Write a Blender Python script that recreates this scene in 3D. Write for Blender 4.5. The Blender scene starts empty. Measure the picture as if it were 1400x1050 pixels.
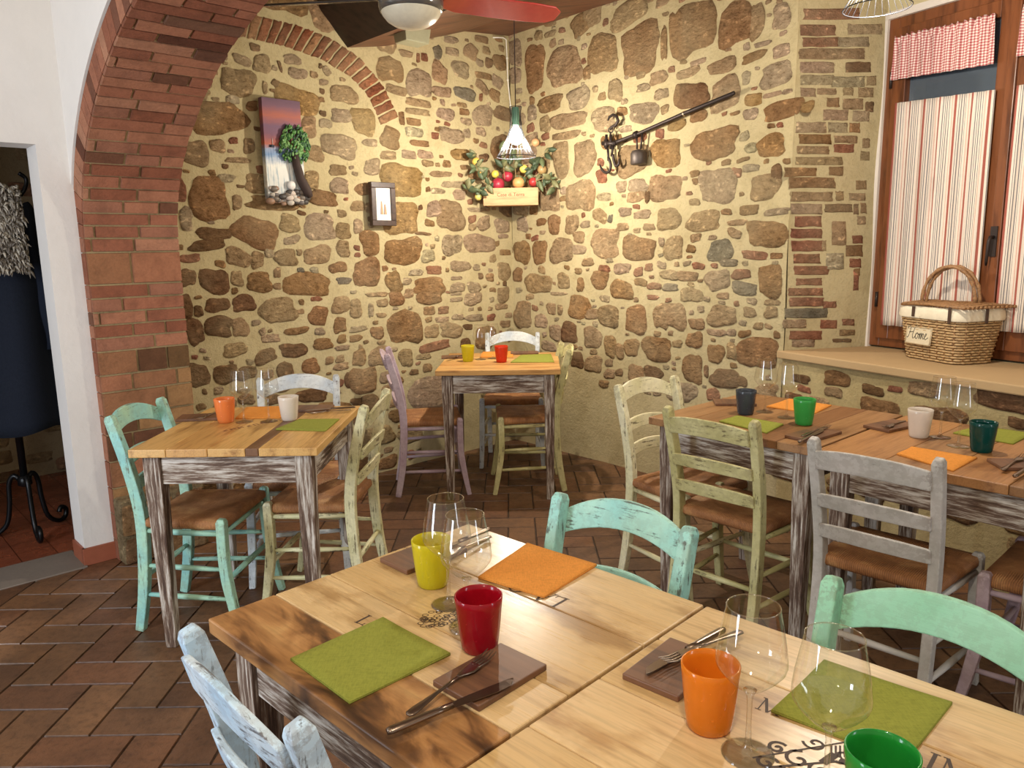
import bpy, bmesh, math, random
from mathutils import Vector, Matrix
R = random.Random(7)
PI = math.pi
C = bpy.context.scene.collection
sc = bpy.context.scene

# ------------------------------------------------------------------ camera (phone, about 27 mm, held at 1.46 m)
F_PX, PITCH, ROLL, HCAM = 1045.23, 0.176917, -0.0171084, 1.4612
cp, sp = math.cos(PITCH), math.sin(PITCH)
FW = Vector((0, cp, -sp)); _up = Vector((0, sp, cp)); _rt = Vector((1, 0, 0))
RT = _rt*math.cos(ROLL) + _up*math.sin(ROLL)
UP = -_rt*math.sin(ROLL) + _up*math.cos(ROLL)
EYE = Vector((0, 0, HCAM))
cam_d = bpy.data.cameras.new('camera'); cam = bpy.data.objects.new('camera', cam_d); C.objects.link(cam)
M = Matrix((RT, UP, -FW)).transposed().to_4x4(); M.translation = EYE
cam.matrix_world = M
cam_d.sensor_width = 36; cam_d.lens = F_PX/1400*36; cam_d.clip_start = .02
sc.camera = cam

def ray(x, y): return FW + RT*((x-700)/F_PX) - UP*((y-525)/F_PX)
def at(x, y, z):                       # measured point of the photograph that lies at height z
    d = ray(x, y); return EYE + d*((z-HCAM)/d.z)
def onp(x, y, P, n):                   # ... that lies on the plane through P with normal n
    d = ray(x, y); return EYE + d*((P-EYE).dot(n)/d.dot(n))
def atY(x, y, Y):
    d = ray(x, y); return EYE + d*(Y/d.y)

# ------------------------------------------------------------------ mesh helpers
def lin(c): return c/12.92 if c <= .04045 else ((c+.055)/1.055)**2.4
def S(r, g, b): return (lin(r/255), lin(g/255), lin(b/255))
def mulc(c, k): return tuple(max(0, min(1, x*k)) for x in c)
def mixc(a, b, t): return tuple(x*(1-t)+y*t for x, y in zip(a, b))

class MB:
    def __init__(s): s.v = []; s.f = []; s.c = []; s.sm = []; s.mi = []; s.col = (1, 1, 1); s.smooth = False; s.m = 0; s.X = None; s.al = []; s.a = 1.0
    def vert(s, p):
        p = Vector(p)
        if s.X is not None: p = s.X @ p
        s.v.append(p); return len(s.v)-1
    def face(s, ids, col=None):
        s.f.append(tuple(ids)); s.al.append(s.a); s.c.append(col or s.col); s.sm.append(s.smooth); s.mi.append(s.m)
    def poly(s, pts, col=None): s.face([s.vert(p) for p in pts], col)
    def box(s, c, d, col=None, top=None):      # centre, full size; top=(sx,sy) scales the upper face
        cx, cy, cz = c; x, y, z = d[0]/2, d[1]/2, d[2]/2; tx, ty = top or (1, 1)
        i = [s.vert((cx+a*x*(tx if k > 0 else 1), cy+b*y*(ty if k > 0 else 1), cz+k*z)) for k in (-1, 1) for a, b in ((-1,-1),(1,-1),(1,1),(-1,1))]
        for q in ((3,2,1,0),(4,5,6,7),(0,1,5,4),(1,2,6,5),(2,3,7,6),(3,0,4,7)): s.face([i[k] for k in q], col)
    def prism(s, pts, lo, hi, col=None):        # pts: xy polygon counter-clockwise
        n = len(pts); a = [s.vert((p[0], p[1], lo)) for p in pts]; b = [s.vert((p[0], p[1], hi)) for p in pts]
        s.face(a[::-1], col); s.face(b, col)
        for k in range(n): s.face((a[k], a[(k+1)%n], b[(k+1)%n], b[k]), col)
    def loft(s, rings, closed=True, cap=True, col=None):
        ids = [[s.vert(p) for p in r] for r in rings]; n = len(ids[0])
        for a, b in zip(ids, ids[1:]):
            for k in range(n if closed else n-1): s.face((a[k], a[(k+1)%n], b[(k+1)%n], b[k]), col)
        if cap and closed: s.face(ids[0][::-1], col); s.face(ids[-1], col)
        return ids
    def tube(s, path, rad, n=8, cap=True, col=None, flat=None):    # flat=(wx, wy): rectangular section w/ fixed side vector
        path = [Vector(p) for p in path]; rings = []
        prev = None
        for i, p in enumerate(path):
            t = (path[min(i+1, len(path)-1)] - path[max(i-1, 0)]).normalized()
            if prev is None:
                a = Vector((0, 0, 1)) if abs(t.z) < .9 else Vector((1, 0, 0)); u = t.cross(a).normalized()
            else: u = (prev - t*prev.dot(t)).normalized()
            prev = u; w = t.cross(u); r = rad[i] if isinstance(rad, (list, tuple)) else rad
            rings.append([p + (u*math.cos(2*PI*k/n) + w*math.sin(2*PI*k/n))*r for k in range(n)])
        s.loft(rings, cap=cap, col=col)
    def ring(s, path, rad, n=6, col=None):       # closed tube
        path = [Vector(p) for p in path]; m = len(path); ids = []
        prev = None
        for i in range(m):
            t = (path[(i+1)%m] - path[i-1]).normalized()
            if prev is None:
                a = Vector((0, 0, 1)) if abs(t.z) < .9 else Vector((1, 0, 0)); u = t.cross(a).normalized()
            else: u = (prev - t*prev.dot(t)).normalized()
            prev = u; w = t.cross(u)
            ids.append([s.vert(path[i] + (u*math.cos(2*PI*k/n) + w*math.sin(2*PI*k/n))*rad) for k in range(n)])
        for i in range(m):
            a, b = ids[i], ids[(i+1)%m]
            for k in range(n): s.face((a[k], a[(k+1)%n], b[(k+1)%n], b[k]), col)
    def lathe(s, prof, n=32, cap0=False, cap1=False, col=None):
        ids = [[s.vert((r*math.cos(2*PI*k/n), r*math.sin(2*PI*k/n), z)) for k in range(n)] for r, z in prof]
        for a, b in zip(ids, ids[1:]):
            for k in range(n): s.face((a[k], a[(k+1)%n], b[(k+1)%n], b[k]), col)
        if cap0: s.face(ids[0][::-1], col)
        if cap1: s.face(ids[-1], col)
    def ball(s, c, r, n=12, m=8, col=None, jit=0, rr=R):
        c = Vector(c); r = r if isinstance(r, (tuple, list)) else (r, r, r)
        prof = [[c + Vector((r[0]*math.sin(PI*j/m)*math.cos(2*PI*k/n), r[1]*math.sin(PI*j/m)*math.sin(2*PI*k/n), -r[2]*math.cos(PI*j/m)))*1 for k in range(n)] for j in range(1, m)]
        if jit: prof = [[p + (p-c)*rr.uniform(-jit, jit) for p in q] for q in prof]
        ids = s.loft(prof, cap=False, col=col)
        a = s.vert(c-Vector((0, 0, r[2]))); b = s.vert(c+Vector((0, 0, r[2])))
        for k in range(n):
            s.face((a, ids[0][(k+1)%n], ids[0][k]), col); s.face((b, ids[-1][k], ids[-1][(k+1)%n]), col)
    def build(s, name, mats, parent=None, loc=None, bevel=0, seg=2, subsurf=0, solid=0):
        me = bpy.data.meshes.new(name); me.from_pydata([tuple(p) for p in s.v], [], s.f); me.update()
        for m in (mats if isinstance(mats, (list, tuple)) else [mats]): me.materials.append(m)
        at_ = me.color_attributes.new('Col', 'FLOAT_COLOR', 'CORNER')
        buf = []
        for f, c, a in zip(s.f, s.c, s.al):
            for _ in f: buf += [c[0], c[1], c[2], a]
        at_.data.foreach_set('color', buf)
        me.polygons.foreach_set('use_smooth', s.sm); me.polygons.foreach_set('material_index', s.mi)
        o = bpy.data.objects.new(name, me); C.objects.link(o)
        if parent: o.parent = parent
        if loc is not None: o.location = loc
        if solid:
            md = o.modifiers.new('thick', 'SOLIDIFY'); md.thickness = solid; md.offset = 0
        if bevel:
            md = o.modifiers.new('edge', 'BEVEL'); md.width = bevel; md.segments = seg; md.limit_method = 'ANGLE'; md.angle_limit = .6
        if subsurf:
            md = o.modifiers.new('smooth', 'SUBSURF'); md.levels = subsurf; md.render_levels = subsurf
        return o

def fixn(o):
    bm = bmesh.new(); bm.from_mesh(o.data); bmesh.ops.recalc_face_normals(bm, faces=bm.faces); bm.to_mesh(o.data); bm.free(); return o
def tag(o, label=None, cat=None, group=None, kind=None):
    if label: o['label'] = label
    if cat: o['category'] = cat
    if group: o['group'] = group
    if kind: o['kind'] = kind
    return o
def thing(name, label, cat, loc=(0, 0, 0), rz=0, group=None):
    o = bpy.data.objects.new(name, None); C.objects.link(o); o.empty_display_size = .05
    o.location = loc; o.rotation_euler = (0, 0, rz)
    return tag(o, label, cat, group)
def struct(o): return tag(o, kind='structure')

# ------------------------------------------------------------------ materials
def newmat(name):
    m = bpy.data.materials.new(name); m.use_nodes = True; nt = m.node_tree
    b = nt.nodes['Principled BSDF']; return m, nt, b
def N(nt, typ, **kw):
    n = nt.nodes.new(typ)
    for k, v in kw.items():
        if k.startswith('i_'):
            n.inputs[k[2:].replace('_', ' ')].default_value = v
        else: setattr(n, k, v)
    return n
def L(nt, a, b): nt.links.new(a, b)
def coords(nt, scale=(1, 1, 1), kind='Object'):
    tc = N(nt, 'ShaderNodeTexCoord'); mp = N(nt, 'ShaderNodeMapping'); mp.inputs['Scale'].default_value = scale
    L(nt, tc.outputs[kind], mp.inputs['Vector']); return mp.outputs['Vector']
def noise(nt, vec, scale, detail=4, rough=.55):
    n = N(nt, 'ShaderNodeTexNoise'); n.inputs['Scale'].default_value = scale; n.inputs['Detail'].default_value = detail; n.inputs['Roughness'].default_value = rough
    L(nt, vec, n.inputs['Vector']); return n.outputs['Fac']
def ramp(nt, fac, stops):
    r = N(nt, 'ShaderNodeValToRGB'); e = r.color_ramp.elements
    while len(e) < len(stops): e.new(.5)
    for q, (p, c) in zip(e, stops):
        q.position = p; q.color = (*c, 1) if isinstance(c, (tuple, list)) else (c, c, c, 1)
    L(nt, fac, r.inputs['Fac']); return r.outputs['Color']
def mixn(nt, fac, a, b, mode='MIX'):
    m = N(nt, 'ShaderNodeMix', data_type='RGBA', blend_type=mode)
    for sock, v in ((m.inputs[0], fac), (m.inputs[6], a), (m.inputs[7], b)):
        if isinstance(v, (int, float)): sock.default_value = v
        elif isinstance(v, (tuple, list)): sock.default_value = (*v, 1)
        else: L(nt, v, sock)
    return m.outputs[2]
def bump(nt, b, h, strength=.4, dist=.01):
    n = N(nt, 'ShaderNodeBump'); n.inputs['Strength'].default_value = strength; n.inputs['Distance'].default_value = dist
    L(nt, h, n.inputs['Height']); L(nt, n.outputs['Normal'], b.inputs['Normal'])
def colattr(nt): return N(nt, 'ShaderNodeVertexColor', layer_name='Col').outputs['Color']
_cache = {}
def plain(name, col, rough=.5, metal=0, coat=0, spec=.5, trans=0, emit=None, est=1):
    if name in _cache: return _cache[name]
    m, nt, b = newmat(name); b.inputs['Base Color'].default_value = (*col, 1); b.inputs['Roughness'].default_value = rough
    b.inputs['Metallic'].default_value = metal; b.inputs['Coat Weight'].default_value = coat; b.inputs['Specular IOR Level'].default_value = spec
    b.inputs['Transmission Weight'].default_value = trans
    v = coords(nt); f = noise(nt, v, 40, 3)
    L(nt, mixn(nt, .16, col, ramp(nt, f, [(.3, mulc(col, .6)), (.7, mulc(col, 1.3))])), b.inputs['Base Color'])
    if emit: b.inputs['Emission Color'].default_value = (*emit, 1); b.inputs['Emission Strength'].default_value = est
    _cache[name] = m; return m

def mat_masonry(name='stone_and_mortar'):
    m, nt, b = newmat(name); v = coords(nt); col = colattr(nt)
    n1 = noise(nt, v, 9, 8, .65); n2 = noise(nt, v, 60, 6, .7); n3 = noise(nt, v, 2.2, 3)
    vo = N(nt, 'ShaderNodeTexVoronoi', feature='DISTANCE_TO_EDGE'); vo.inputs['Scale'].default_value = 42; L(nt, v, vo.inputs['Vector'])
    al = [n for n in nt.nodes if n.bl_idname == 'ShaderNodeVertexColor'][0].outputs['Alpha']
    n4 = noise(nt, coords(nt, (1, 1, 1.6)), 26, 6, .75)
    cs = mixn(nt, 1, col, ramp(nt, n1, [(.3, .68), (.5, .98), (.72, 1.12)]), 'MULTIPLY')
    cs = mixn(nt, .8, cs, ramp(nt, n4, [(.34, (.34, .28, .22)), (.45, (.82, .78, .74)), (.56, (1, 1, 1)), (.68, (1.3, 1.26, 1.18))]), 'MULTIPLY')
    cs = mixn(nt, ramp(nt, n3, [(.42, 0.), (.75, .42)]), cs, S(208, 190, 150))
    cm = mixn(nt, .5, col, ramp(nt, n1, [(.3, (.72, .68, .6)), (.55, (1, 1, 1))]), 'MULTIPLY')
    c = mixn(nt, al, cm, cs)
    c = mixn(nt, .3, c, ramp(nt, n2, [(.3, .5), (.5, 1.0)]), 'MULTIPLY')
    c = mixn(nt, .3, c, ramp(nt, n3, [(.3, (.78, .75, .68)), (.65, (1, 1, 1))]), 'MULTIPLY')
    L(nt, c, b.inputs['Base Color']); b.inputs['Roughness'].default_value = .93; b.inputs['Specular IOR Level'].default_value = .15
    h = mixn(nt, al, mixn(nt, .25, ramp(nt, n1, [(.2, .3), (.8, .6)]), n2), mixn(nt, .5, ramp(nt, n4, [(.3, 0.), (.6, 1.)]), n1))
    bump(nt, b, h, .95, .024); return m
def mat_brick():
    m, nt, b = newmat('old_brick'); v = coords(nt); col = colattr(nt)
    n1 = noise(nt, v, 14, 7, .6); n2 = noise(nt, v, 90, 5, .65)
    c = mixn(nt, 1, col, ramp(nt, n1, [(.3, .72), (.55, 1.0), (.75, 1.0)]), 'MULTIPLY')
    c = mixn(nt, .35, c, ramp(nt, n2, [(.35, .55), (.6, 1.0)]), 'MULTIPLY')
    L(nt, c, b.inputs['Base Color']); b.inputs['Roughness'].default_value = .9; b.inputs['Specular IOR Level'].default_value = .2
    bump(nt, b, mixn(nt, .5, ramp(nt, n1, [(.2, 0.), (.8, 1.)]), ramp(nt, n2, [(.3, 0.), (.7, 1.)])), .5, .008); return m
def mat_plaster(name, col):
    m, nt, b = newmat(name); v = coords(nt); n1 = noise(nt, v, 3, 6, .6); n2 = noise(nt, v, 35, 4)
    L(nt, mixn(nt, .5, col, ramp(nt, n1, [(.3, mulc(col, .86)), (.7, col)])), b.inputs['Base Color']); b.inputs['Roughness'].default_value = .85
    bump(nt, b, mixn(nt, .3, ramp(nt, n1, [(0, 0.), (1, 1.)]), ramp(nt, n2, [(0, 0.), (1, 1.)])), .25, .02); return m
def mat_tiles(name='terracotta_tiles', rough=.42):
    m, nt, b = newmat(name); v = coords(nt); col = colattr(nt)
    n1 = noise(nt, v, 5, 7, .65); n2 = noise(nt, v, 40, 6, .7)
    c = mixn(nt, 1, col, ramp(nt, n1, [(.3, .6), (.6, 1.0), (.8, 1.0)]), 'MULTIPLY')
    c = mixn(nt, .5, c, ramp(nt, n2, [(.33, .4), (.5, 1.0)]), 'MULTIPLY')
    L(nt, c, b.inputs['Base Color']); L(nt, ramp(nt, n1, [(.3, rough+.18), (.7, rough-.06)]), b.inputs['Roughness'])
    bump(nt, b, mixn(nt, .5, ramp(nt, n1, [(.2, 0.), (.8, 1.)]), ramp(nt, n2, [(.3, 0.), (.7, 1.)])), .3, .006); return m
def mat_grain(name, rough=.33, dark=.55):      # table tops: plank colour x wood grain running along local x
    m, nt, b = newmat(name); col = colattr(nt)
    v = coords(nt, (1.1, 9, 9)); w = coords(nt, (2.2, 5, 5)); u = coords(nt, (3, 60, 60))
    n0 = noise(nt, w, 1.5, 5, .6); n1 = noise(nt, v, 2.5, 8, .62); n2 = noise(nt, u, 3, 4, .6)
    c = mixn(nt, 1, col, ramp(nt, n1, [(.3, (.50, .40, .30)), (.47, (.92, .88, .82)), (.7, (1, 1, 1))]), 'MULTIPLY')
    c = mixn(nt, .8, c, ramp(nt, n0, [(.36, (dark*.9, dark*.72, dark*.52)), (.46, (1, 1, 1)), (.8, (1, 1, 1))]), 'MULTIPLY')
    c = mixn(nt, .3, c, ramp(nt, n2, [(.35, .5), (.55, 1.)]), 'MULTIPLY')
    L(nt, c, b.inputs['Base Color']); L(nt, ramp(nt, n2, [(.2, rough+.1), (.8, rough-.04)]), b.inputs['Roughness'])
    bump(nt, b, n2, .05, .002); return m
def mat_walnut():
    m, nt, b = newmat('walnut_with_figure'); v = coords(nt, (2.2, 6, 6)); w = coords(nt, (4, 60, 60))
    n1 = N(nt, 'ShaderNodeTexNoise'); n1.inputs['Scale'].default_value = 2.0; n1.inputs['Detail'].default_value = 7; n1.inputs['Distortion'].default_value = 1.4; L(nt, v, n1.inputs['Vector']); n2 = noise(nt, w, 2, 4)
    c = ramp(nt, n1.outputs['Fac'], [(.30, S(64, 42, 28)), (.41, S(112, 76, 46)), (.5, S(158, 112, 68)), (.62, S(182, 134, 84)), (.75, S(206, 164, 108))])
    L(nt, mixn(nt, .4, c, ramp(nt, n2, [(.35, .5), (.55, 1.)]), 'MULTIPLY'), b.inputs['Base Color']); b.inputs['Roughness'].default_value = .3; return m
def mat_distressed(axis):                       # dark stained wood brushed over with worn white
    key = 'distressed_'+axis
    if key in _cache: return _cache[key]
    sc_ = dict(x=(5, 60, 60), y=(60, 5, 60), z=(60, 60, 4))[axis]; s2 = dict(x=(1.5, 9, 9), y=(9, 1.5, 9), z=(9, 9, 1.5))[axis]
    m, nt, b = newmat(key); v = coords(nt, sc_); w = coords(nt, s2)
    n1 = noise(nt, v, 1.6, 7, .7); n2 = noise(nt, w, 1.2, 4)
    f = mixn(nt, .45, ramp(nt, n1, [(.3, 0.), (.7, 1.)]), ramp(nt, n2, [(.3, 0.), (.7, 1.)]))
    c = ramp(nt, f, [(.25, S(62, 42, 30)), (.42, S(104, 80, 64)), (.53, S(160, 146, 132)), (.66, S(206, 198, 188))])
    L(nt, c, b.inputs['Base Color']); b.inputs['Roughness'].default_value = .7; bump(nt, b, n1, .3, .004)
    _cache[key] = m; return m
def mat_paint(cname, col, axis, second=None, wear=.5, edges=True):
    key = f'paint_{cname}_{axis}' + ('' if edges else '_round')
    if key in _cache: return _cache[key]
    sc_ = dict(x=(5, 70, 70), y=(70, 5, 70), z=(70, 70, 4.5))[axis]
    m, nt, b = newmat(key); v = coords(nt, sc_); g = coords(nt)
    n1 = noise(nt, v, 1.3, 7, .7); n2 = noise(nt, g, 7, 4); n3 = noise(nt, g, 22, 5, .7)
    second = second or mixc(col, S(235, 230, 205), .45)
    c = mixn(nt, ramp(nt, n2, [(.38, 0.), (.62, 1.)]), col, second)
    wmask = ramp(nt, mixn(nt, .35, n1, n3), [(wear-.09, 1.), (wear-.035, 0.)])
    c = mixn(nt, wmask, c, mixc(mulc(col, .35), S(96, 72, 50), .4))
    if edges:
     ge = N(nt, 'ShaderNodeNewGeometry'); e = ramp(nt, ge.outputs['Pointiness'], [(.525, 0.), (.60, 1.)])
     n4 = noise(nt, g, 45, 5, .7)
     c = mixn(nt, mixn(nt, 1, e, ramp(nt, n4, [(.46, 0.), (.54, .85)]), 'MULTIPLY'), c, S(104, 78, 58))
    L(nt, c, b.inputs['Base Color']); b.inputs['Roughness'].default_value = .55; bump(nt, b, n1, .25, .003)
    _cache[key] = m; return m
def mat_rush():
    m, nt, b = newmat('woven_rush'); tc = N(nt, 'ShaderNodeTexCoord'); sp_ = N(nt, 'ShaderNodeSeparateXYZ'); L(nt, tc.outputs['Object'], sp_.inputs[0])
    col = colattr(nt); sx = N(nt, 'ShaderNodeSeparateColor'); L(nt, col, sx.inputs[0])
    mx = N(nt, 'ShaderNodeMix', data_type='FLOAT'); L(nt, sx.outputs[0], mx.inputs[0]); L(nt, sp_.outputs[0], mx.inputs[2]); L(nt, sp_.outputs[1], mx.inputs[3])
    ml = N(nt, 'ShaderNodeMath', operation='MULTIPLY'); ml.inputs[1].default_value = 2*PI/.0062; L(nt, mx.outputs[0], ml.inputs[0])
    sn = N(nt, 'ShaderNodeMath', operation='SINE'); L(nt, ml.outputs[0], sn.inputs[0])
    v = coords(nt); n1 = noise(nt, v, 12, 5); n2 = noise(nt, v, 150, 3)
    c = ramp(nt, n1, [(.3, S(142, 90, 52)), (.55, S(188, 128, 78)), (.75, S(222, 170, 112))])
    c = mixn(nt, .5, c, ramp(nt, sn.outputs[0], [(0, .45), (.6, 1.)]), 'MULTIPLY')
    c = mixn(nt, .25, c, ramp(nt, n2, [(.4, .5), (.6, 1.)]), 'MULTIPLY')
    L(nt, c, b.inputs['Base Color']); b.inputs['Roughness'].default_value = .62; bump(nt, b, sn.outputs[0], .5, .003); return m
def mat_clear_glass():
    m, nt, b = newmat('clear_glass'); nt.nodes.remove(b); out = nt.nodes['Material Output']
    t = N(nt, 'ShaderNodeBsdfTransparent'); g = N(nt, 'ShaderNodeBsdfGlossy'); g.inputs['Roughness'].default_value = .02
    lw = N(nt, 'ShaderNodeLayerWeight'); lw.inputs['Blend'].default_value = .32
    f = ramp(nt, lw.outputs['Facing'], [(0, .09), (.45, .13), (.72, .36), (.9, .7), (1, .95)])
    t.inputs['Color'].default_value = (.985, .985, .97, 1)
    mx = N(nt, 'ShaderNodeMixShader'); L(nt, f, mx.inputs[0]); L(nt, t.outputs[0], mx.inputs[1]); L(nt, g.outputs[0], mx.inputs[2]); L(nt, mx.outputs[0], out.inputs[0]); return m
def mat_tumbler(cname, col, clear=.35):
    key = 'coloured_glass_'+cname
    if key in _cache: return _cache[key]
    m, nt, b = newmat(key); b.inputs['Base Color'].default_value = (*col, 1); b.inputs['Roughness'].default_value = .18
    b.inputs['Transmission Weight'].default_value = clear; b.inputs['IOR'].default_value = 1.3; b.inputs['Coat Weight'].default_value = .6; b.inputs['Coat Roughness'].default_value = .04
    tl = N(nt, 'ShaderNodeBsdfTranslucent'); tl.inputs['Color'].default_value = (*mixc(col, (1, 1, 1), .1), 1)
    v = coords(nt); n = noise(nt, v, 120, 3); L(nt, ramp(nt, n, [(.3, .12), (.7, .28)]), b.inputs['Roughness'])
    mx = N(nt, 'ShaderNodeMixShader'); mx.inputs[0].default_value = .3; out = nt.nodes['Material Output']
    L(nt, b.outputs[0], mx.inputs[1]); L(nt, tl.outputs[0], mx.inputs[2]); L(nt, mx.outputs[0], out.inputs[0])
    _cache[key] = m; return m
def mat_cloth(name, col, sc_=900):
    if name in _cache: return _cache[name]
    m, nt, b = newmat(name); v = coords(nt, (1, 6, 1)); w = coords(nt, (6, 1, 1)); n1 = noise(nt, v, 90, 3); n2 = noise(nt, w, 90, 3)
    f = mixn(nt, .5, n1, n2)
    L(nt, ramp(nt, f, [(.38, mulc(col, .84)), (.5, col), (.62, mulc(col, 1.1))]), b.inputs['Base Color']); b.inputs['Roughness'].default_value = .95; b.inputs['Specular IOR Level'].default_value = .1
    bump(nt, b, f, .15, .002); _cache[name] = m; return m
def mat_wood(name, c1, c2, scale=(1.5, 14, 14), rough=.45, coat=0):
    if name in _cache: return _cache[name]
    m, nt, b = newmat(name); v = coords(nt, scale); n1 = noise(nt, v, 2.2, 8, .62)
    L(nt, ramp(nt, n1, [(.32, c2), (.52, c1), (.75, mulc(c1, 1.15))]), b.inputs['Base Color']); b.inputs['Roughness'].default_value = rough; b.inputs['Coat Weight'].default_value = coat
    bump(nt, b, n1, .12, .003); _cache[name] = m; return m

MASON = mat_masonry(); BRICK = mat_brick(); TILES = mat_tiles(); RUSH = mat_rush(); GLASS = mat_clear_glass()
WHITE = mat_plaster('white_plaster', S(226, 221, 216))
STEEL = plain('brushed_steel', S(140, 122, 108), .28, 1.0)
IRON = plain('dark_wrought_iron', S(58, 48, 44), .5, .6)
BLACK = plain('black_iron', S(22, 22, 24), .35, .5)
# ------------------------------------------------------------------ room frame: the stone corner and the two walls that meet in it
CO = Vector((.02, 5.75, 0))
EL = Vector((math.cos(math.radians(223)), math.sin(math.radians(223)), 0))   # along the left wall, away from the corner
NL = Vector((math.cos(math.radians(-47)), math.sin(math.radians(-47)), 0))   # out of the left wall
K = Vector((1.473, 4.104, 0))                                                # where the window recess begins
DR = (K-CO).normalized(); NR = Vector((DR.y, -DR.x, 0)); LR = (K-CO).length
W0 = Vector((1.983, 4.22, 0)); DW = Vector((.478, -.878, 0)).normalized(); NW = Vector((DW.y, -DW.x, 0))
DV = (W0-K).normalized(); NV = Vector((DV.y, -DV.x, 0)); LV = (W0-K).length
DS = Vector((.457, -.889, 0)).normalized(); NS = Vector((DS.y, -DS.x, 0))    # wall under the sill
UPZ = Vector((0, 0, 1)); HW = 3.45

class Wall:                       # u runs to the right as seen from the room, w is height
    def __init__(s, O, U, Nn): s.O, s.U, s.N = O, U, Nn
    def uv(s, x, y):
        p = onp(x, y, s.O, s.N) - s.O; return p.dot(s.U), p.z
    def pt(s, u, w, h=0): return s.O + s.U*u + UPZ*w + s.N*(h + s.wave(u, w))
    def wave(s, u, w): return .006*math.sin(3.1*u+1.3*w+.4) + .004*math.sin(7.3*w-4.1*u) + .003*math.sin(11*u+6*w+1)
WL = Wall(CO, -EL, NL); WR = Wall(CO, DR, NR); WV = Wall(K, DV, NV); WS = Wall(K, DS, NS); WW = Wall(W0, DW, NW)

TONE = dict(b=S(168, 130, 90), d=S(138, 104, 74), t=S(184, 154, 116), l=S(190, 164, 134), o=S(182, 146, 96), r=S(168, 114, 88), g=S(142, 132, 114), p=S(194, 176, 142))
MORTAR = S(192, 176, 136)
def outline(w, h, rot, rr, boxy=.0):
    n = 22; e = 2.2 + 5*boxy + rr.uniform(0, 1.3); a = math.radians(rot); pts = []
    ph = [rr.uniform(0, 6.28) for _ in range(3)]; am = .10*(1-boxy*.75)
    for k in range(n):
        t = 2*PI*(k+.5)/n; c, s = math.cos(t), math.sin(t)
        q = (abs(c)**e + abs(s)**e)**(-1/e)*(1 + am*math.sin(2*t+ph[0]) + am*.8*math.sin(3*t+ph[1]) + am*.55*math.sin(5*t+ph[2])+rr.uniform(-.03, .03))
        x, y = q*c*w/2, q*s*h/2
        pts.append((x*math.cos(a)-y*math.sin(a), x*math.sin(a)+y*math.cos(a)))
    return pts
def add_stone(mb, W, cu, cw, pts, col, rr, hgt=.012):
    mb.smooth = True; mb.a = 1.0
    n = len(pts); v0 = rr.uniform(.9, 1.08); col = tuple(min(1, c*v0*rr.uniform(.96, 1.04)) for c in col)
    rings = []
    for sc_, hh in ((1.0, -.004), (.95, .5), (.66, .8), (.32, .9)):
        rings.append([mb.vert(W.pt(cu+x*sc_*j, cw+y*sc_*j, hh*hgt*(rr.uniform(.7, 1.2)) if hh > 0 else hh)) for (x, y), j in zip(pts, [rr.uniform(.96, 1.04) for _ in pts])])
    c = mb.vert(W.pt(cu, cw, hgt))
    dk = mixc(mulc(col, .93), MORTAR, .1)
    for a, b, cc in zip(rings, rings[1:], (dk, col, col)):
        for k in range(n): mb.face((a[k], a[(k+1)%n], b[(k+1)%n], b[k]), cc)
    for k in range(n): mb.face((rings[-1][k], rings[-1][(k+1)%n], c), col)
def wall_grid(mb, W, u0, u1, w0, w1, ok=lambda u, w: True, step=.06, col=MORTAR):
    mb.a = 0.0; mb.smooth = True
    nu = max(1, round((u1-u0)/step)); nw = max(1, round((w1-w0)/step)); g = {}
    def vid(i, j):
        if (i, j) not in g:
            u = u0+(u1-u0)*i/nu; w = w0+(w1-w0)*j/nw; g[i, j] = mb.vert(W.pt(u, w))
        return g[i, j]
    for i in range(nu):
        for j in range(nw):
            if ok(u0+(u1-u0)*(i+.5)/nu, w0+(w1-w0)*(j+.5)/nw): mb.face((vid(i, j), vid(i+1, j), vid(i+1, j+1), vid(i, j+1)), col)
def back_slab(mb, W, u0, u1, w0, w1, th=.3, col=MORTAR):
    p = [(W.O + W.U*u + UPZ*w + W.N*d) for d in (-.02, -th) for u, w in ((u0, w0), (u1, w0), (u1, w1), (u0, w1))]
    i = [mb.vert(q) for q in p]
    for q in ((0,1,2,3),(7,6,5,4),(0,4,5,1),(1,5,6,2),(2,6,7,3),(3,7,4,0)): mb.face([i[k] for k in q], col)

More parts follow.
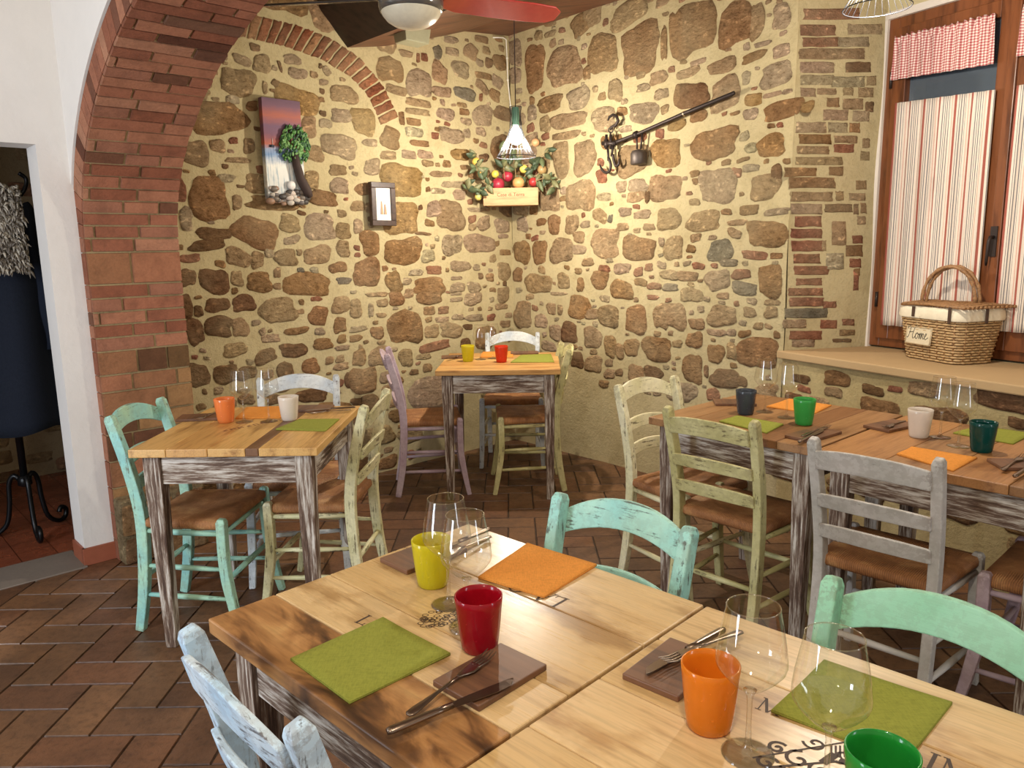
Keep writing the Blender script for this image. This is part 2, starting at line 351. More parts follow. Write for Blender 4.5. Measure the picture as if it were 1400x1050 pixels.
# stones measured from the photograph, read in 240 x 180 pixel tiles enlarged 35/6 times: x y width height turn tone
TILE = {
'L240,40': '335 710 480 255 14 b;500 420 290 210 -5 t;690 275 150 140 0 t;630 145 90 60 0 d;935 240 150 80 5 l;980 350 150 95 0 l;835 295 30 90 15 d;800 430 60 70 -30 d;715 465 40 110 0 t;980 565 340 225 -15 o;1065 780 130 180 0 t;215 510 100 100 -30 t;270 445 40 50 0 t;370 200 90 80 0 l;310 310 40 100 15 t;335 930 140 100 0 t;160 990 210 220 0 t;1310 930 270 200 -10 l;1100 990 170 130 0 t;1350 520 210 150 0 t;1330 690 160 120 0 l;1200 750 100 80 0 p;1110 360 60 60 0 t;1210 330 60 80 40 l;1160 290 30 40 0 d;1335 400 50 30 0 t;590 930 90 130 0 t;500 1045 200 50 0 t',
'L480,40': '310 320 200 210 0 b;360 485 170 75 -8 tx;535 430 190 230 0 l;700 345 130 170 -20 t;530 230 30 75 0 rx;580 225 55 70 0 rx;435 195 100 60 0 t;690 185 70 110 20 g;805 180 110 65 0 lx;950 180 110 120 -20 t;870 320 130 140 0 l;1050 372 135 55 0 bx;1040 460 110 80 -30 t;1165 420 90 110 -20 l;905 515 190 95 -5 g;1040 80 110 60 0 bx;795 85 110 60 0 l;1180 85 60 30 0 b;1030 545 30 60 0 r;880 605 80 42 0 tx;900 660 80 55 0 bx;1050 690 160 170 0 l;915 735 90 60 0 l;925 830 50 80 15 l;1035 815 80 70 0 l;530 588 200 62 -3 tx;525 660 190 52 0 tx;400 710 45 110 5 bx;495 740 115 60 0 bx;500 820 140 80 0 px;695 800 75 35 0 bx;665 850 60 55 0 rx;800 850 190 130 0 l;545 910 150 52 0 bx;310 870 160 170 -15 b;100 735 180 230 0 o;150 905 110 70 0 l;295 1005 130 70 0 tx;460 1000 120 70 0 lx;590 1000 120 70 0 l;870 1000 140 100 0 o;720 585 40 50 0 l;10 920 60 110 0 t;715 500 150 90 0 l;1075 170 60 70 0 t;1020 270 60 60 0 l',
'L240,220': '265 305 330 340 5 b;300 580 270 100 0 d;640 575 345 250 -25 b;780 340 420 110 -4 b;910 500 180 140 -10 t;1150 530 260 205 0 l;1180 300 240 120 -8 b;1090 150 110 140 0 t;1310 200 160 120 -6 l;1005 415 70 40 -10 d;400 140 140 70 0 p;485 330 80 120 0 t;40 230 90 190 0 r;250 670 290 100 5 d;500 770 210 150 -15 t;650 790 110 130 0 t;880 770 180 140 10 t;1140 750 220 150 5 t;1340 700 110 130 0 t;1300 850 140 90 8 b;930 630 140 70 10 l;310 960 260 190 -8 d;90 930 130 150 0 d;490 940 100 130 0 t;670 970 205 160 0 b;810 890 60 80 0 t;810 1000 60 60 0 t;1050 985 400 185 -8 b;1345 955 110 60 0 g;1340 560 130 130 0 t;1330 420 80 60 0 t;990 730 50 50 0 t;1000 870 60 40 0 g;1110 870 70 50 0 p;80 460 110 190 0 l',
'L480,220': '405 155 310 270 0 o;400 460 270 255 0 o;420 720 295 215 0 b;155 650 160 200 10 b;130 890 220 230 0 b;345 975 130 190 30 b;630 1000 260 135 0 b;790 440 225 230 -5 t;660 385 120 130 0 l;715 105 170 50 0 t;610 20 100 50 0 t;760 25 60 65 0 b;820 190 180 60 0 p;690 240 110 50 0 p;860 270 110 80 0 l;570 580 120 30 -5 d;800 670 160 170 0 l;1020 660 250 150 0 l;1200 520 130 110 0 l;1050 500 110 110 15 l;960 530 60 60 0 t;1380 520 110 100 0 l;1225 730 90 48 0 bx;1215 880 110 140 -5 t;660 870 120 70 0 rx;520 890 120 50 0 p;870 840 160 90 0 l;840 935 90 32 0 lx;850 1010 120 80 0 l;980 1010 110 90 0 l;1000 850 60 50 0 l;610 760 100 110 0 p;60 360 110 90 0 t;680 620 40 40 0 p;990 390 130 40 0 l;1210 600 80 40 0 l;60 520 80 110 0 l',
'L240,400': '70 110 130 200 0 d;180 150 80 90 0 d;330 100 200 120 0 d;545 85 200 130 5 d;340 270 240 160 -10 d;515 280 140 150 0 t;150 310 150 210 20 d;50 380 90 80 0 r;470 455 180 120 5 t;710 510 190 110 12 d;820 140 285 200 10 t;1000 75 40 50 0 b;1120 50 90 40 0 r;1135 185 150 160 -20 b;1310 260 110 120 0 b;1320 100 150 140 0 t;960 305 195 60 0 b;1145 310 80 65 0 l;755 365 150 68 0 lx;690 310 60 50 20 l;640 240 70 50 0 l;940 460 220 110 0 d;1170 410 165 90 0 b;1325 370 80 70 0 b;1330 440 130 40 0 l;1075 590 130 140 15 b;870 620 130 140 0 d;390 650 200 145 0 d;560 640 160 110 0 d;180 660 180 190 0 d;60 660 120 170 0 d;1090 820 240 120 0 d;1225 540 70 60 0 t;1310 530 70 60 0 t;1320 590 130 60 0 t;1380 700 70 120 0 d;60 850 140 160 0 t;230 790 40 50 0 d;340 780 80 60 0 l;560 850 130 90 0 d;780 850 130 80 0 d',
'L480,400': '365 50 130 110 0 b;630 40 220 100 0 b;840 55 100 35 0 lx;970 50 140 100 0 l;840 10 90 25 0 lx;210 15 170 40 0 t;440 275 270 270 0 b;630 145 90 72 0 bx;740 140 85 62 0 rx;40 130 100 150 0 t;160 140 40 120 0 l;245 180 80 40 0 t;215 320 110 100 0 b;60 290 140 50 0 p;40 365 100 60 0 b;625 215 60 40 10 b;730 215 110 45 0 lx;850 195 90 50 0 l;980 200 130 60 0 l;650 310 110 110 0 t;800 300 180 115 -10 t;670 430 250 75 6 rx;580 510 130 48 0 t;440 520 110 150 0 t;230 510 180 150 0 t;70 520 120 130 0 b;95 700 220 220 0 b;270 680 80 90 0 l;150 880 170 130 0 d;40 870 90 60 0 d;1225 250 80 60 0 t;1190 110 90 50 0 t;1250 180 60 40 0 t;285 770 80 60 0 t',
'R690,0': '235 540 160 360 0 b;470 530 270 330 5 t;780 430 240 340 0 b;1090 385 310 400 8 b;1280 350 50 270 0 b;1380 270 110 380 0 b;610 190 180 170 20 b;990 110 310 200 10 t;700 120 140 190 0 t;355 825 210 130 0 b;590 780 190 170 10 l;655 580 60 120 0 b;890 720 120 170 -10 t;780 770 60 70 0 b;725 710 50 50 0 t;1230 620 130 110 0 t;1090 600 70 60 0 t;1110 700 110 60 0 l;1110 900 240 165 -10 l;500 960 280 130 0 t;790 950 200 200 0 l;320 990 90 140 0 t;965 1030 110 50 0 l;80 420 110 220 0 l;80 600 90 130 0 l;210 800 40 70 0 b;210 900 80 120 0 p;360 270 90 50 0 t;1380 760 60 160 0 b;1250 750 110 90 0 l;960 810 50 50 0 l',
'R900,0': '275 230 340 430 4 b;610 190 260 350 4 b;785 170 110 290 0 t;980 130 150 200 0 l;760 450 190 80 6 b;980 405 140 105 5 lx;510 525 230 115 10 t;320 495 130 42 5 lx;940 600 250 190 3 l;265 765 260 215 0 d;540 750 230 270 8 t;760 795 140 100 0 ox;910 755 150 40 5 lx;1030 730 80 40 0 l;740 910 110 100 0 l;990 875 310 150 3 b;1190 850 100 90 0 o;620 905 80 30 10 b;830 350 130 45 0 l;240 580 180 85 8 t;30 620 70 100 0 t;700 620 70 110 0 p;150 1000 140 90 0 o',
'R690,180': '445 220 140 280 8 t;630 210 170 280 0 t;600 510 230 255 0 t;350 540 150 210 0 t;1010 230 280 250 0 t;1290 170 230 230 0 o;1280 450 250 220 -5 t;790 520 110 70 0 p;930 440 80 100 0 l;1065 430 160 110 0 l;1050 520 150 90 0 t;1145 520 40 100 0 d;760 670 120 110 -20 t;845 695 35 70 -10 g;960 640 110 70 0 l;1100 660 140 70 0 l;1310 700 180 190 0 t;940 760 100 60 0 t;1150 760 90 60 0 t;800 890 235 230 0 t;1060 930 275 185 -8 b;1345 930 160 190 0 t;390 740 100 150 0 b;530 740 110 150 0 t;290 720 80 60 0 b;140 740 90 120 0 l;140 960 130 190 0 b;280 960 125 180 0 b;450 950 180 200 0 t;590 840 100 90 0 t;590 940 110 80 0 l;640 740 80 60 0 l;490 30 240 60 0 t;1250 880 50 70 0 l;30 950 70 60 0 b',
'R900,180': '450 100 355 255 0 b;900 110 230 180 8 o;740 130 100 80 0 p;480 430 285 290 0 l;850 440 230 220 0 t;935 340 90 170 0 d;625 330 80 90 0 r;680 225 100 38 10 b;1020 235 60 50 0 b;740 290 140 60 0 p;725 625 155 85 0 bx;945 640 200 58 3 lx;545 640 90 50 0 b;870 815 315 215 0 b;630 725 160 48 0 t;610 810 130 70 -20 t;360 715 260 170 0 t;220 940 350 215 0 t;500 950 190 190 0 g;775 985 210 72 -3 rx;950 990 95 52 0 bx;435 845 70 40 0 l',
'R690,350': '590 410 170 190 -10 b;690 465 100 90 0 t;820 480 165 190 0 t;1050 510 190 220 0 b;1250 480 120 215 0 t;925 270 180 160 0 b;790 100 90 58 -10 r;930 100 140 85 0 l;750 190 140 150 -10 b;600 230 60 110 0 b;585 120 60 50 0 b;110 150 80 110 0 b;270 220 200 160 0 t;470 200 100 120 0 t;430 300 130 30 0 l;150 470 130 225 0 b;290 520 90 120 0 l;510 610 140 160 0 d;400 610 100 120 0 l;700 650 150 160 0 t;840 720 90 190 0 b;915 760 75 120 0 b;1010 730 120 150 0 b;1210 740 245 190 0 b;580 830 100 140 0 d;710 860 140 130 0 t;910 930 60 60 0 d;835 940 80 80 0 t;1040 940 140 140 0 b;1180 930 150 110 0 d;790 1020 80 60 0 b;1190 240 110 60 0 r;1320 250 140 60 0 g;1180 330 100 40 0 r;1310 150 150 80 0 t;790 340 80 60 0 l;660 50 90 70 0 b;370 420 70 100 0 t;440 430 40 90 0 t;350 720 120 80 0 l;15 420 40 70 0 b;15 540 50 60 0 t',
'R900,350': '140 480 180 210 0 t;290 670 130 135 0 b;270 900 150 240 0 b;510 480 235 165 0 t;470 610 150 58 0 l;460 780 130 160 0 b;590 760 90 135 0 t;790 770 315 260 0 b;530 980 240 160 0 d;670 1000 90 90 0 d;900 200 205 260 0 b;910 370 140 48 0 t;900 450 110 100 0 t;690 260 210 105 -5 g;665 145 155 85 0 r;480 190 190 170 15 l;560 50 150 70 0 g;750 360 80 60 0 l;730 450 100 85 0 t;690 620 100 60 10 b;945 630 55 60 0 b;800 560 80 60 0 t;380 920 40 100 0 d;270 310 180 120 0 t;230 160 180 85 0 t;80 160 140 75 0 t;150 700 80 60 0 t',
}
rr = random.Random(3)
placed = {'L': [], 'R': []}
mbs = {'L': MB(), 'R': MB()}
UL0 = -2.56
def not_plaster_left(u, w): return not (u > -.78 and w < .80 + .10*math.sin(u*6) and w < 1.0) and not (u > -.9 and w < .45)
def not_plaster_right(u, w): return not (w < .82 - .28*max(0, min(1, (u-.3)/.9)) + .03*math.sin(u*9))
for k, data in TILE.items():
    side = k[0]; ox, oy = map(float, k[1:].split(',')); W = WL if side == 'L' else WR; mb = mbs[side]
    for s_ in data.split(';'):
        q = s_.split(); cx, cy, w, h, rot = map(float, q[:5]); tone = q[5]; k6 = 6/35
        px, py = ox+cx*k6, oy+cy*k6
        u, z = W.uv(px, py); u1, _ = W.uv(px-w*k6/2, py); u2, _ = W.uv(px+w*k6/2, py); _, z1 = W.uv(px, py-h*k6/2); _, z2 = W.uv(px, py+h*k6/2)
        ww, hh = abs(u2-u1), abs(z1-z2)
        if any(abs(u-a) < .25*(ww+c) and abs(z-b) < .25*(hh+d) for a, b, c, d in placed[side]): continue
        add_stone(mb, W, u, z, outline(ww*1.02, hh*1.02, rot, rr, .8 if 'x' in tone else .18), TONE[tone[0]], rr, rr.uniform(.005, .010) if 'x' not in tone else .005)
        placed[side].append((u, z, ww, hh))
# the brick relieving arch on the left wall
ARC_IN = [(322, 50), (356, 56), (391, 64), (437, 80), (477, 103), (503, 130), (520, 172)]
ARC_OUT = [(330, 14), (364, 24), (404, 33), (452, 52), (492, 78), (524, 116), (545, 161)]
def along(poly, t):
    d = [0]
    for a, b in zip(poly, poly[1:]): d.append(d[-1]+math.dist(a, b))
    x = t*d[-1]
    for i in range(len(poly)-1):
        if x <= d[i+1] or i == len(poly)-2:
            f = (x-d[i])/(d[i+1]-d[i]); return tuple(a+(b-a)*f for a, b in zip(poly[i], poly[i+1]))
AI = [WL.uv(*p) for p in ARC_IN]; AO = [WL.uv(*p) for p in ARC_OUT]
def quad_stone(mb, W, q, col, hgt=.006, sub=4, jit=.003):
    pts = []
    for i in range(4):
        a, b = q[i], q[(i+1) % 4]
        for j in range(sub): pts.append((a[0]+(b[0]-a[0])*j/sub+rr.uniform(-jit, jit), a[1]+(b[1]-a[1])*j/sub+rr.uniform(-jit, jit)))
    cu = sum(p[0] for p in pts)/len(pts); cw = sum(p[1] for p in pts)/len(pts)
    add_stone(mb, W, cu, cw, [(p[0]-cu, p[1]-cw) for p in pts], col, rr, hgt)
NB = 19
for i in range(NB):
    g = .07; a, b = (i+g)/NB, (i+1-g)/NB
    f0, f1 = .02, rr.uniform(.93, 1.0)
    P = [along(AI, a), along(AO, a), along(AO, b), along(AI, b)]
    quad_stone(mbs['L'], WL, P, rr.choice([S(176, 112, 80), S(164, 98, 70), S(184, 128, 92), S(156, 92, 66)]), .008)
ARCP = [((along(AI, i/30)[0]+along(AO, i/30)[0])/2, (along(AI, i/30)[1]+along(AO, i/30)[1])/2) for i in range(31)]
def near_arc(u, w): return any(math.hypot(u-a, w-b) < .16 for a, b in ARCP)
def fill(side, W, u0, u1, w0, w1, ok, n, smin, smax, tones):
    mb = mbs[side]; L_ = placed[side]
    for _ in range(n):
        u, z = rr.uniform(u0, u1), rr.uniform(w0, w1); w = rr.uniform(smin, smax); h = w*rr.uniform(.45, .95)
        if not ok(u, z): continue
        if any(abs(u-a) < .5*(w+c)*.93+.006 and abs(z-b) < .5*(h+d)*.93+.006 for a, b, c, d in L_): continue
        add_stone(mb, W, u, z, outline(w, h, rr.uniform(-12, 12), rr, .25), TONE[rr.choice(tones)], rr, rr.uniform(.004, .008)); L_.append((u, z, w, h))
okL = lambda u, w: not_plaster_left(u, w) and not near_arc(u, w)
for sm, sM, n in ((.22, .34, 350), (.12, .22, 900), (.06, .12, 2500), (.03, .06, 2500)):
    fill('L', WL, UL0+.05, -.04, .05, 3.0, okL, n, sm, sM, 'bbtdtl' if sm > .1 else 'tbldrp')
    fill('R', WR, .05, LR-.05, .1, 3.35, not_plaster_right, n, sm, sM, 'bbttl' if sm > .1 else 'tblrp')
wall_grid(mbs['L'], WL, UL0-.4, 0, 0, HW); back_slab(mbs['L'], WL, UL0-.4, .3, 0, HW)
wall_grid(mbs['R'], WR, 0, LR, 0, HW); back_slab(mbs['R'], WR, -.3, LR, 0, HW)
struct(mbs['L'].build('wall_left', MASON)); struct(mbs['R'].build('wall_right', MASON))

# window recess: splayed brick reveal, window wall, wall under the sill
mb = MB(); rr = random.Random(11)
RB = {(960, 0, 4.04): '720 75 310 60 r;645 165 200 58 r;905 160 190 58 l;660 230 200 52 r;840 230 170 52 p;720 295 365 58 t;640 370 190 58 l;865 370 135 58 d;640 440 190 55 p;810 450 180 58 p;935 445 50 50 t;585 510 85 48 l;690 505 110 35 t;810 505 55 40 t;905 510 80 50 t;725 565 70 50 b;835 575 110 58 t;925 590 45 52 d;740 635 140 58 l;880 640 90 58 l;600 705 170 58 l;750 705 110 55 p;845 705 60 50 b;620 770 180 50 b;795 770 130 40 t;910 790 40 50 t;610 830 180 40 t;785 820 115 45 r;645 888 260 43 t;545 950 170 48 b;740 945 80 48 b;905 860 50 50 t;610 1010 250 56 b;885 1020 60 48 b',
      (960, 250, 4.2): '630 80 240 52 t;790 75 45 50 b;895 80 95 40 t;600 150 180 58 l;785 145 160 45 d;885 150 30 58 d;930 145 35 58 b;610 222 155 58 r;915 215 50 48 t;600 290 180 53 r;605 362 180 58 r;700 360 25 58 t;785 290 80 130 t;890 325 60 45 r;870 390 95 62 b;600 435 155 53 r;760 450 100 90 p;875 460 65 50 r;625 503 200 48 r;885 512 35 40 b;610 567 150 38 r;590 625 200 43 r;595 683 200 48 r;730 700 75 38 r;595 747 245 53 g;525 808 130 48 l;725 812 100 48 r;840 800 70 35 r;590 875 190 48 r;575 920 130 38 l;835 860 90 33 b;805 905 110 20 d;880 560 30 110 r'}
for (ox, oy, k), data in RB.items():
    for s_ in data.split(';'):
        q = s_.split(); cx, cy, w, h = [float(a)/k for a in q[:4]]; px, py = ox+cx, oy+cy
        P = [WV.uv(px+a*w*.52, py+b*h*.54) for a, b in ((-1, 1), (1, 1), (1, -1), (-1, -1))]
        quad_stone(mb, WV, P, mulc(TONE[q[4]], 1.0), .005, 4, .0025)
wall_grid(mb, WV, 0, LV+.02, .86, HW); back_slab(mb, WV, 0, LV, .86, HW, .2)
struct(mb.build('wall_reveal', MASON))
mb = MB()
wall_grid(mb, WS, 0, 2.3, 0, .846, col=S(186, 168, 124)); back_slab(mb, WS, 0, 2.3, 0, .846, .35)
occ = []
for _ in range(900):
    u, z = rr.uniform(.05, 2.2), rr.uniform(.2, .82); w = rr.uniform(.07, .30); h = min(.09, w*rr.uniform(.35, .8))
    if any(abs(u-a) < .52*(w+c) and abs(z-b) < .55*(h+d) for a, b, c, d in occ): continue
    occ.append((u, z, w, h)); add_stone(mb, WS, u, z, outline(w, h, rr.uniform(-5, 5), rr, .5), TONE[rr.choice('dbtrd')], rr, .007)
struct(mb.build('wall_under_sill', MASON))
# sill slab
mb = MB(); f0 = K + NS*.03 - DS*.02; f1 = f0 + DS*1.9; b0 = W0 - NW*.02 - DV*.0; b1 = W0 + DW*1.62
SILL = mat_plaster('worn_travertine', S(184, 154, 112))
mb.prism([f0[:2], f1[:2], b1[:2], b0[:2], (K+DV*.0-NS*.0)[:2]], .845, .887)
o = struct(fixn(mb.build('window_sill', SILL, bevel=.006)))
# window wall around the opening (frame s = 0 .. 1.31, height .895 .. 2.60)
WIN_W, WIN_B, WIN_T = 1.31, .895, 2.585
mb = MB(); PL = S(214, 200, 158)
def wbox(mb, s0, s1, z0, z1, d0, d1, col=None, W=WW):
    p = [W.O + W.U*s + UPZ*z + W.N*d for z in (z0, z1) for s, d in ((s0, d0), (s1, d0), (s1, d1), (s0, d1))]
    i = [mb.vert(q) for q in p]
    for q in ((0,1,2,3),(7,6,5,4),(0,4,5,1),(1,5,6,2),(2,6,7,3),(3,7,4,0)): mb.face([i[k] for k in q], col)
wbox(mb, -.03, WIN_W+.6, WIN_T+.03, HW, -.3, .0, PL); wbox(mb, -.3, -.02, .5, HW, -.3, -.005, PL); wbox(mb, WIN_W+.01, WIN_W+.6, .5, WIN_T+.03, -.3, 0, PL)
wbox(mb, -.03, WIN_W+.6, .3, .886, -.3, -.01, PL)
struct(fixn(mb.build('wall_window', mat_plaster('cream_plaster', S(210, 196, 152)))))
# white painted plaster edge round the frame
mb = MB(); E_ = S(232, 220, 208)
n = 26
for i in range(n):
    z0 = WIN_B-.01+(WIN_T+.03-WIN_B)*i/n; z1 = WIN_B-.01+(WIN_T+.03-WIN_B)*(i+1)/n
    wbox(mb, -.045-rr.uniform(0, .008), .004, z0, z1, -.02, .012)
wbox(mb, -.05, WIN_W+.05, WIN_T, WIN_T+.035, -.02, .012)
struct(fixn(mb.build('trim_1', mat_plaster('white_edge', S(236, 226, 214)))))

# right flank of the recess and the wall beyond it (outside the frame)
mb = MB(); q = W0+DW*(WIN_W+.02)
mb.prism([(q)[:2], (q+NW*.02+NV*0)[:2], (K+DS*2.25)[:2], (K+DS*4.2)[:2], (K+DS*4.2-NS*.4)[:2], (q-NW*.3+DW*.5)[:2]], 0, HW, MORTAR)
struct(fixn(mb.build('wall_far', MASON)))

# ------------------------------------------------------------------ transverse brick arch on its pier
A0, A1 = 2.541, 2.945            # along the left wall: right and left edge of the arch
PF = .338                        # pier front, off the stone wall
def arch(s):                     # s = arc length along pier and intrados
    if s < 1.5: return PF, s, Vector((1, 0))
    th = arch_t(s-1.5)
    if th is None:
        ex = s-1.5-ARCL; return PF+1.9+ex, 2.45, Vector((0, -1))
    o, z = PF+1.9*(1-math.cos(th)), 1.5+.95*math.sin(th)
    n = Vector((math.cos(th)*.95, -1.9*math.sin(th))); n.normalize(); return o, z, n
_tab = []; acc = 0; pv = (PF, 1.5)
for i in range(401):
    th = PI/2*i/400; p = (PF+1.9*(1-math.cos(th)), 1.5+.95*math.sin(th)); acc += math.dist(p, pv); pv = p; _tab.append((acc, th))
ARCL = acc
def arch_t(x):
    if x >= ARCL: return None
    for (a, t0), (b, t1) in zip(_tab, _tab[1:]):
        if x <= b: return t0+(t1-t0)*((x-a)/(b-a) if b > a else 0)
def apt(al, off, z): return CO + EL*al + NL*off + UPZ*z
SEND = 1.5+ARCL+2.6
mb = MB(); rr = random.Random(5)
def arch_strip(mb, al0, al1, s0, s1, h0, h1, col, side=False):
    """one brick: raised patch on the intrados (between al0..al1) or on the arch's side face"""
    base = []; top = []
    for al, s in ((al0, s0), (al1, s0), (al1, s1), (al0, s1)):
        o, z, n = arch(s); base.append(apt(al, o+n.x*h0, z+n.y*h0)); top.append(apt(al, o+n.x*h1, z+n.y*h1))
    m = sum(top, Vector())/4; top = [p+(m-p)*.03 for p in top]
    a = [mb.vert(p) for p in base]; b = [mb.vert(p) for p in top]
    mb.face(b, col)
    for k in range(4): mb.face((a[k], a[(k+1) % 4], b[(k+1) % 4], b[k]), mulc(col, .85))
BR = [S(160, 104, 80), S(148, 94, 72), S(168, 114, 88), S(142, 88, 66), S(172, 122, 96), S(156, 106, 84)]
# core
cs = [0]; 
while cs[-1] < SEND: cs.append(cs[-1]+.06)
core = []
for s in cs:
    o, z, n = arch(s); core.append([apt(al, o-n.x*d, z-n.y*d) for al, d in ((A0, 0), (A1, 0), (A1, .13), (A1, .34), (A0, .34))])
mb.loft(core, col=S(168, 146, 108))
s = .0; row = 0
while s < SEND-.08:
    inpier = s < 1.46; ch = rr.uniform(.075, .12) if s < .95 else (.150 if 1.33 < s < 1.34 else rr.uniform(.056, .064))
    if s < .95 and rr.random() < .35: cuts = [0, rr.uniform(.4, .8), 1]; ch = .13
    elif 1.30 < s < 1.42 : cuts = [0, .55, 1]; ch = max(.1, 1.47-s)
    else:
        cuts = [[0, .68, 1], [0, .34, 1], [0, .2, .62, 1], [0, .45, .9, 1]][row % 4 if rr.random() < .7 else rr.randrange(4)]
        cuts = [0] + [c+rr.uniform(-.05, .05) for c in cuts[1:-1]] + [1]
    big = ch > .075
    for a, b in zip(cuts, cuts[1:]):
        al0, al1 = A0+(A1-A0)*a+(.004 if a > 0 else -.004), A0+(A1-A0)*b-(.004 if b < 1 else -.003)
        col = rr.choice(BR) if not big else rr.choice([S(160, 120, 80), S(150, 104, 74), S(164, 110, 82)])
        if rr.random() < .09: col = mulc(col, .45)
        arch_strip(mb, al0, al1, s+.004, s+ch-.004, -.002, rr.uniform(.005, .012), col)
    # side face voussoirs
    o, z, n = arch(s); o2, z2, n2 = arch(s+ch); col = rr.choice(BR)
    if rr.random() < .1: col = mulc(col, .5)
    dep = .125
    q = []
    for (oo, zz, nn), d in (((o, z, n), .0), ((o2, z2, n2), .0), ((o2, z2, n2), dep), ((o, z, n), dep)):
        q.append((oo-nn.x*d, zz-nn.y*d))
    m = (sum(p[0] for p in q)/4, sum(p[1] for p in q)/4); q = [(p[0]+(m[0]-p[0])*.05, p[1]+(m[1]-p[1])*.05) for p in q]
    a = [mb.vert(apt(A1-.002, *p)) for p in q]; b = [mb.vert(apt(A1+.006, *p)) for p in q]
    mb.face(b, col); [mb.face((a[k], a[(k+1) % 4], b[(k+1) % 4], b[k]), col) for k in range(4)]
    s += ch; row += 1
struct(mb.build('wall_brick_arch', BRICK))
# stone footing of the pier
mb = MB(); FT = Wall(CO+NL*(PF+.11), -EL, NL)
for u0, u1, z0, z1, tn in ((-2.95, -2.78, 0, .14, 'd'), (-2.78, -2.56, 0, .16, 'b'), (-2.95, -2.7, .14, .3, 'b'), (-2.7, -2.55, .16, .31, 'd')):
    P = [(u0, z0), (u1, z0), (u1, z1), (u0, z1)]
    c = CO + EL*(-(u0+u1)/2) + NL*(PF+.02); 
    mb.X = Matrix.Translation(c) @ Matrix.Rotation(math.radians(-47), 4, 'Z'); mb.box((0, 0, (z0+z1)/2), (.18-rr.uniform(0, .04), u1-u0-.008, z1-z0-.008), TONE[tn], top=(.9, .97)); mb.X = None
mb.X = Matrix.Translation(CO+EL*2.75+NL*(PF+.0)) @ Matrix.Rotation(math.radians(-47), 4, 'Z'); mb.box((0, 0, .16), (.17, .40, .32), S(150, 130, 98)); mb.X = None
struct(mb.build('wall_pier_footing', MASON, bevel=.012))

# white wall with the doorway, and the white spandrel above the arch
WO = .272
DJ = 3.08                                  # door jamb along the wall
p_head = onp(45, 197, CO+NL*WO, NL); ZH = p_head.z
def albox(mb, a0, a1, o0, o1, z0, z1, col=None):
    p = [apt(a, o, z) for z in (z0, z1) for a, o in ((a0, o0), (a1, o0), (a1, o1), (a0, o1))]; i = [mb.vert(q) for q in p]
    for q in ((0,1,2,3),(7,6,5,4),(0,4,5,1),(1,5,6,2),(2,6,7,3),(3,7,4,0)): mb.face([i[k] for k in q], col)
mb = MB(); albox(mb, A1-.3, DJ, .10, WO, 0, 3.7); albox(mb, DJ, 4.25, .10, WO, ZH, 3.7); albox(mb, 4.25, 5.6, .10, WO, 0, 3.7)
struct(fixn(mb.build('wall_white', WHITE)))
mb = MB(); top = []; bot = []
for i in range(0, 60):
    s = 1.5 + i*.075
    if s > SEND: break
    o, z, n = arch(s); bot.append((o-n.x*.128, z-n.y*.128))
pts = [(WO-.02, 1.5), (bot[0][0]+.012, 1.5)] if False else []
rings = []
for o, z in bot:
    o = max(o, .2); rings.append([apt(A1-.15, o, z), apt(A1+.014, o, z), apt(A1+.014, o, 3.7), apt(A1-.15, o, 3.7)])
mb.loft(rings)
struct(fixn(mb.build('wall_spandrel', WHITE)))
mb = MB(); albox(mb, A1-.02, DJ+.012, WO-.01, WO+.012, 0, .085); albox(mb, DJ-.01, DJ+.012, .10, WO+.01, 0, .085)
TERRA = plain('terracotta_skirting', S(150, 84, 60), .5)
struct(fixn(mb.build('baseboard_left', TERRA, bevel=.002)))

# ------------------------------------------------------------------ floors
mb = MB(); rr = random.Random(21); T_ = .1435
mb.col = S(70, 52, 40)
mb.poly([(-3.4, -1.2, -.006), (3.2, -1.2, -.006), (3.2, 6.3, -.006), (-3.4, 6.3, -.006)])
mb.poly([(-3.4, -1.2, -.1), (-3.4, 6.3, -.1), (3.2, 6.3, -.1), (3.2, -1.2, -.1)])
FC = [S(116, 82, 56), S(106, 74, 51), S(122, 87, 59), S(101, 69, 48), S(115, 77, 52)]
def tile(x0, y0, x1, y1):
    cx, cy = (x0+x1)/2, (y0+y1)/2
    if not (-3.3 < cx < 3 and -1 < cy < 6.1): return
    rel = Vector((cx, cy, 0))-CO
    if rel.dot(NL) < -.05 or rel.dot(NR) < -.1: return
    if rel.dot(EL) > A1 and rel.dot(NL) < WO-.02: return
    g = .0028; c = mulc(rr.choice(FC), rr.uniform(.85, 1.12)); h = [rr.uniform(-.0012, .0008) for _ in range(4)]
    b = [mb.vert(p) for p in ((x0+g, y0+g, -.005), (x1-g, y0+g, -.005), (x1-g, y1-g, -.005), (x0+g, y1-g, -.005))]
    g2 = g+.002; t = [mb.vert(p) for p in ((x0+g2, y0+g2, h[0]), (x1-g2, y0+g2, h[1]), (x1-g2, y1-g2, h[2]), (x0+g2, y1-g2, h[3]))]
    mb.face(t, c)
    for k in range(4): mb.face((b[k], b[(k+1) % 4], t[(k+1) % 4], t[k]), mulc(c, .7))
OX, OY = -1.62+T_*.06, 2.422
for i in range(-60, 60):
    for j in range(-30, 30):
        x, y = (i+2*j), (i-2*j)
        tile(OX+x*T_, OY+y*T_, OX+(x+2)*T_, OY+(y+1)*T_); tile(OX+x*T_, OY+(y+1)*T_, OX+(x+1)*T_, OY+(y+3)*T_)
struct(mb.build('floor', TILES))
